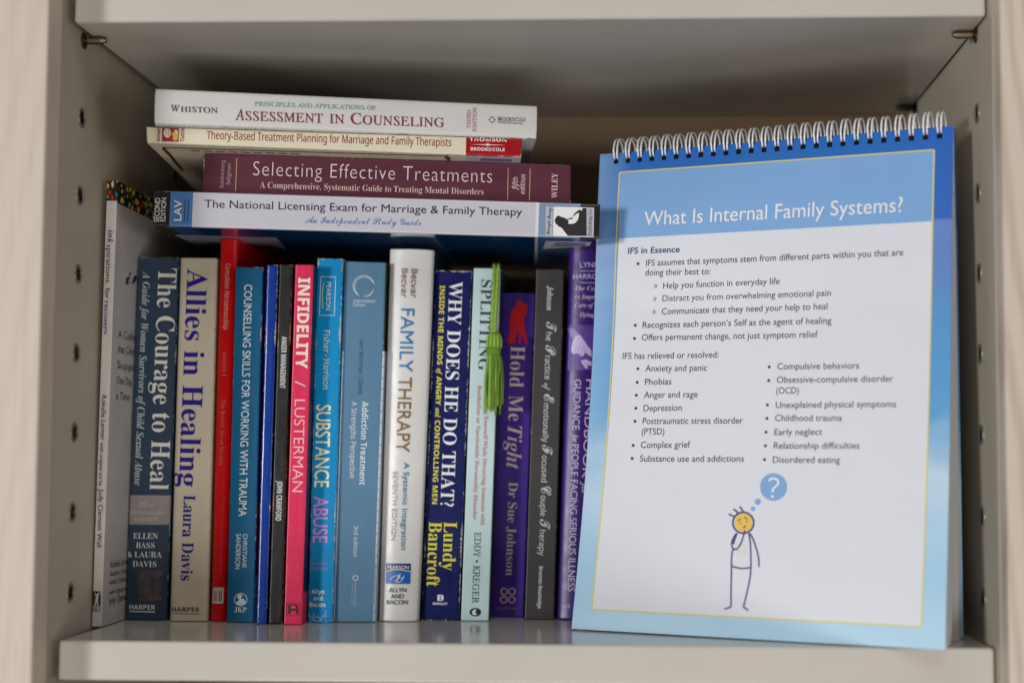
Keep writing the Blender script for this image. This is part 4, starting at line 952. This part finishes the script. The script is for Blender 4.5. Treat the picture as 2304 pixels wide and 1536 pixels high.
# printing
fc = Face(O, nB, None, 0.00016)
pTL, pTR, pBL, pBR = (1394, 388), (2102, 337.5), (1330, 1369.5), (2073, 1409)
def pp(u, v):                         # point in the panel by fractions
    a, b_, c_, d_ = [cut(m, O, en) for m in (pTL, pTR, pBR, pBL)]
    return (a*(1-u)+b_*u)*(1-v)+(d_*(1-u)+c_*u)*v
fc.bow = bow_at
gold = ink((212, 196, 110), 0.35); pagew = card((212, 214, 222), 0.3, 0.0, wave=0.12, var=0.02); head = card((122, 164, 212), 0.3, 0.0, wave=0.12, var=0.03)
pc = lambda m: ((cut(m, O, en)-O).dot(ex), (cut(m, O, en)-O).dot(ey))
def page_pt(x, yv, k): return CP(x, yv, page_bow(x, yv)-0.00016-0.00008*(k-1))
def page_grid(pr, corners, mat, k, nx=8, ny=30):
    a, b_, c_, d_ = [Vector(q) for q in corners]; v = []
    for j_ in range(ny+1):
        for i_ in range(nx+1):
            x, y = i_/nx, j_/ny; q = (a*(1-x)+b_*x)*(1-y)+(d_*(1-x)+c_*x)*y; v.append(page_pt(q.x, q.y, k))
    pr.b.add(v, [(j_*(nx+1)+i_, j_*(nx+1)+i_+1, (j_+1)*(nx+1)+i_+1, (j_+1)*(nx+1)+i_) for j_ in range(ny) for i_ in range(nx)], pr.slot(mat))
def page_line(pr, a, b_, wd, mat, k, n=30):
    a, b_ = Vector(a), Vector(b_); d_ = (b_-a).normalized(); nn_ = Vector((-d_.y, d_.x))*wd/2; v = []
    for i_ in range(n+1):
        q = a+(b_-a)*i_/n
        for sgn in (1, -1): r_ = q+nn_*sgn; v.append(page_pt(r_.x, r_.y, k))
    pr.b.add(v, [(2*i_, 2*i_+1, 2*i_+3, 2*i_+2) for i_ in range(n)], pr.slot(mat))
A_, B_, C_, D_ = [pc(m) for m in (pTL, pTR, pBR, pBL)]; hl, hr = pc((1389.5, 534.5)), pc((2098, 496.6))
f = Print(fc); page_grid(f, [D_, C_, hr, hl], pagew, 1); f.obj('text_panel', fp)
f = Print(fc); page_grid(f, [hl, hr, B_, A_], head, 1, 8, 8); f.obj('header_band', fp)
f = Print(fc)
for a, b_ in ((A_, B_), (B_, C_), (C_, D_), (D_, A_)): page_line(f, a, b_, 0.0009, gold, 2)
f.obj('gold_frame', fp)
f = Print(fc); f.text((1449, 508), (2031, 477), 32, 'What Is Internal Family Systems?', (236, 240, 244), 'sans', 0.0, k=3); f.obj('title', fp)
TX = (46, 38, 56)
f = Print(fc); f.text((1413, 571), (1529.5, 567.5), 13.5, 'IFS in Essence', (18, 50, 100), 'sans', 0.018, k=3)
for a, b_, tx in (((1453.5, 598.8), (2032.6, 574.8), 'IFS assumes that symptoms stem from different parts within you that are'), ((1451.7, 620), (1598.5, 617), 'doing their best to:'),
    ((1492, 649.5), (1754, 639), 'Help you function in everyday life'), ((1490.6, 678), (1869.5, 665.8), 'Distract you from overwhelming emotional pain'), ((1489, 707.5), (1861.7, 695.7), 'Communicate that they need your help to heal'),
    ((1446, 738), (1870.8, 728), 'Recognizes each person\u2019s Self as the agent of healing'), ((1444, 766), (1840, 759), 'Offers permanent change, not just symptom relief'), ((1401, 807.7), (1616.6, 804.5), 'IFS has relieved or resolved:'),
    ((1452, 835.5), (1591, 834), 'Anxiety and panic'), ((1451, 866), (1511, 864.6), 'Phobias'), ((1449, 895), (1570, 893.5), 'Anger and rage'), ((1448, 925), (1534, 923.4), 'Depression'), ((1446, 953.7), (1671.5, 952.5), 'Posttraumatic stress disorder'), ((1444, 977.5), (1495, 977), '(PTSD)'), ((1442, 1007.5), (1553, 1006.5), 'Complex grief'), ((1440, 1038), (1674, 1038.5), 'Substance use and addictions'),
    ((1749, 831), (1933, 829), 'Compulsive behaviors'), ((1748, 861), (2010, 858.5), 'Obsessive-compulsive disorder'), ((1746.5, 885.5), (1797.5, 885), '(OCD)'), ((1745.5, 917.5), (2016.5, 915.5), 'Unexplained physical symptoms'), ((1744, 947), (1894.5, 946.5), 'Childhood trauma'), ((1742.5, 978.5), (1850, 978), 'Early neglect'), ((1741, 1009), (1934, 1009), 'Relationship difficulties'), ((1739, 1040.5), (1890, 1041), 'Disordered eating')):
    f.text(a, b_, 14, tx, TX, 'sans', 0.004, k=3)
tm = ink(TX)
for q in ((1436, 593.5), (1429.7, 732), (1428, 761.6), (1435.6, 829.5), (1434, 860), (1432, 889), (1431, 918), (1429, 947.5), (1425, 1001.7), (1422.7, 1031), (1731, 825.5), (1730, 856), (1727, 911), (1726, 941), (1724, 971.7), (1722.5, 1002.5), (1720.5, 1033.5)): f.disc(q, 3.4, 3.4, tm, 3, 12)
for q in ((1471, 648), (1469.5, 677), (1468, 706)): f.text(q, (q[0]+7.5, q[1]), 13, '\u00bb', TX, 'sans', k=3)
f.obj('body_text', fp)
G_ = lambda L: [(1260+x/2.2069, 1000+y/2.2069) for x, y in L]
f = Print(fc); lb_ = ink((118, 158, 208)); vp_ = ink((64, 38, 112)); ye = ink((224, 184, 62)); ys_ = ink((216, 206, 150))
f.disc((1740.8, 1095), 30.5, 31, lb_, 3).disc((1705.4, 1128.2), 6.8, 6.8, lb_, 3).disc((1694.5, 1144), 5, 5, lb_, 3)
f.line(smooth_line(G_([(1038, 180), (1048, 170), (1065, 168), (1082, 176), (1084, 192), (1072, 208), (1060, 218), (1057, 236)])), 4.6, ink((222, 228, 236)), 5).disc(G_([(1056, 257)])[0], 3.4, 3.2, ink((222, 228, 236)), 5)
f.ring((1672.8, 1175.4), 23.5, 4, vp_, 4).disc((1673.2, 1175.2), 20, 20.5, ye, 3)
for L in ([(838, 345), (852, 350), (868, 358)], [(862, 320), (874, 328), (886, 340)], [(892, 308), (902, 318), (910, 333)]): f.line(smooth_line(G_(L)), 3.6, vp_, 4)
for L in ([(884, 379), (892, 372), (900, 369)], [(914, 362), (923, 363), (932, 371)], [(896, 384), (898, 393)], [(927, 375), (930, 384)], [(911, 412), (916, 405), (925, 403)], [(914, 410), (922, 410)]): f.line(G_(L), 2, vp_, 5)
f.ring(G_([(905, 518)])[0], 8, 1.6, ys_, 3, 20)
for i in range(12):
    a = i*math.pi/6+0.2; cx, cy = G_([(905, 518)])[0]; f.line([(cx+11*math.cos(a), cy+11*math.sin(a)), (cx+15*math.cos(a), cy+15*math.sin(a))], 1.3, ys_, 3)
for L in ([(878, 438), (862, 462), (853, 490), (860, 514), (876, 518), (893, 500), (908, 465), (919, 424)], [(866, 522), (858, 524), (853, 560), (852, 640), (850, 720), (850, 803)], [(938, 438), (945, 480), (948, 530), (949, 610)],
          [(854, 603), (880, 610), (910, 614), (949, 609)], [(944, 440), (960, 470), (977, 520), (988, 570), (988, 606)], [(949, 612), (944, 660), (930, 730), (911, 806)], [(852, 802), (835, 810), (817, 815)], [(911, 805), (924, 813), (937, 822)]):
    f.line(smooth_line(G_(L)), 3.4, vp_, 4)
f.poly(G_([(872, 442), (884, 440), (872, 470), (866, 495), (857, 492), (862, 462)]), vp_, 4)
f.obj('illustration', fp)
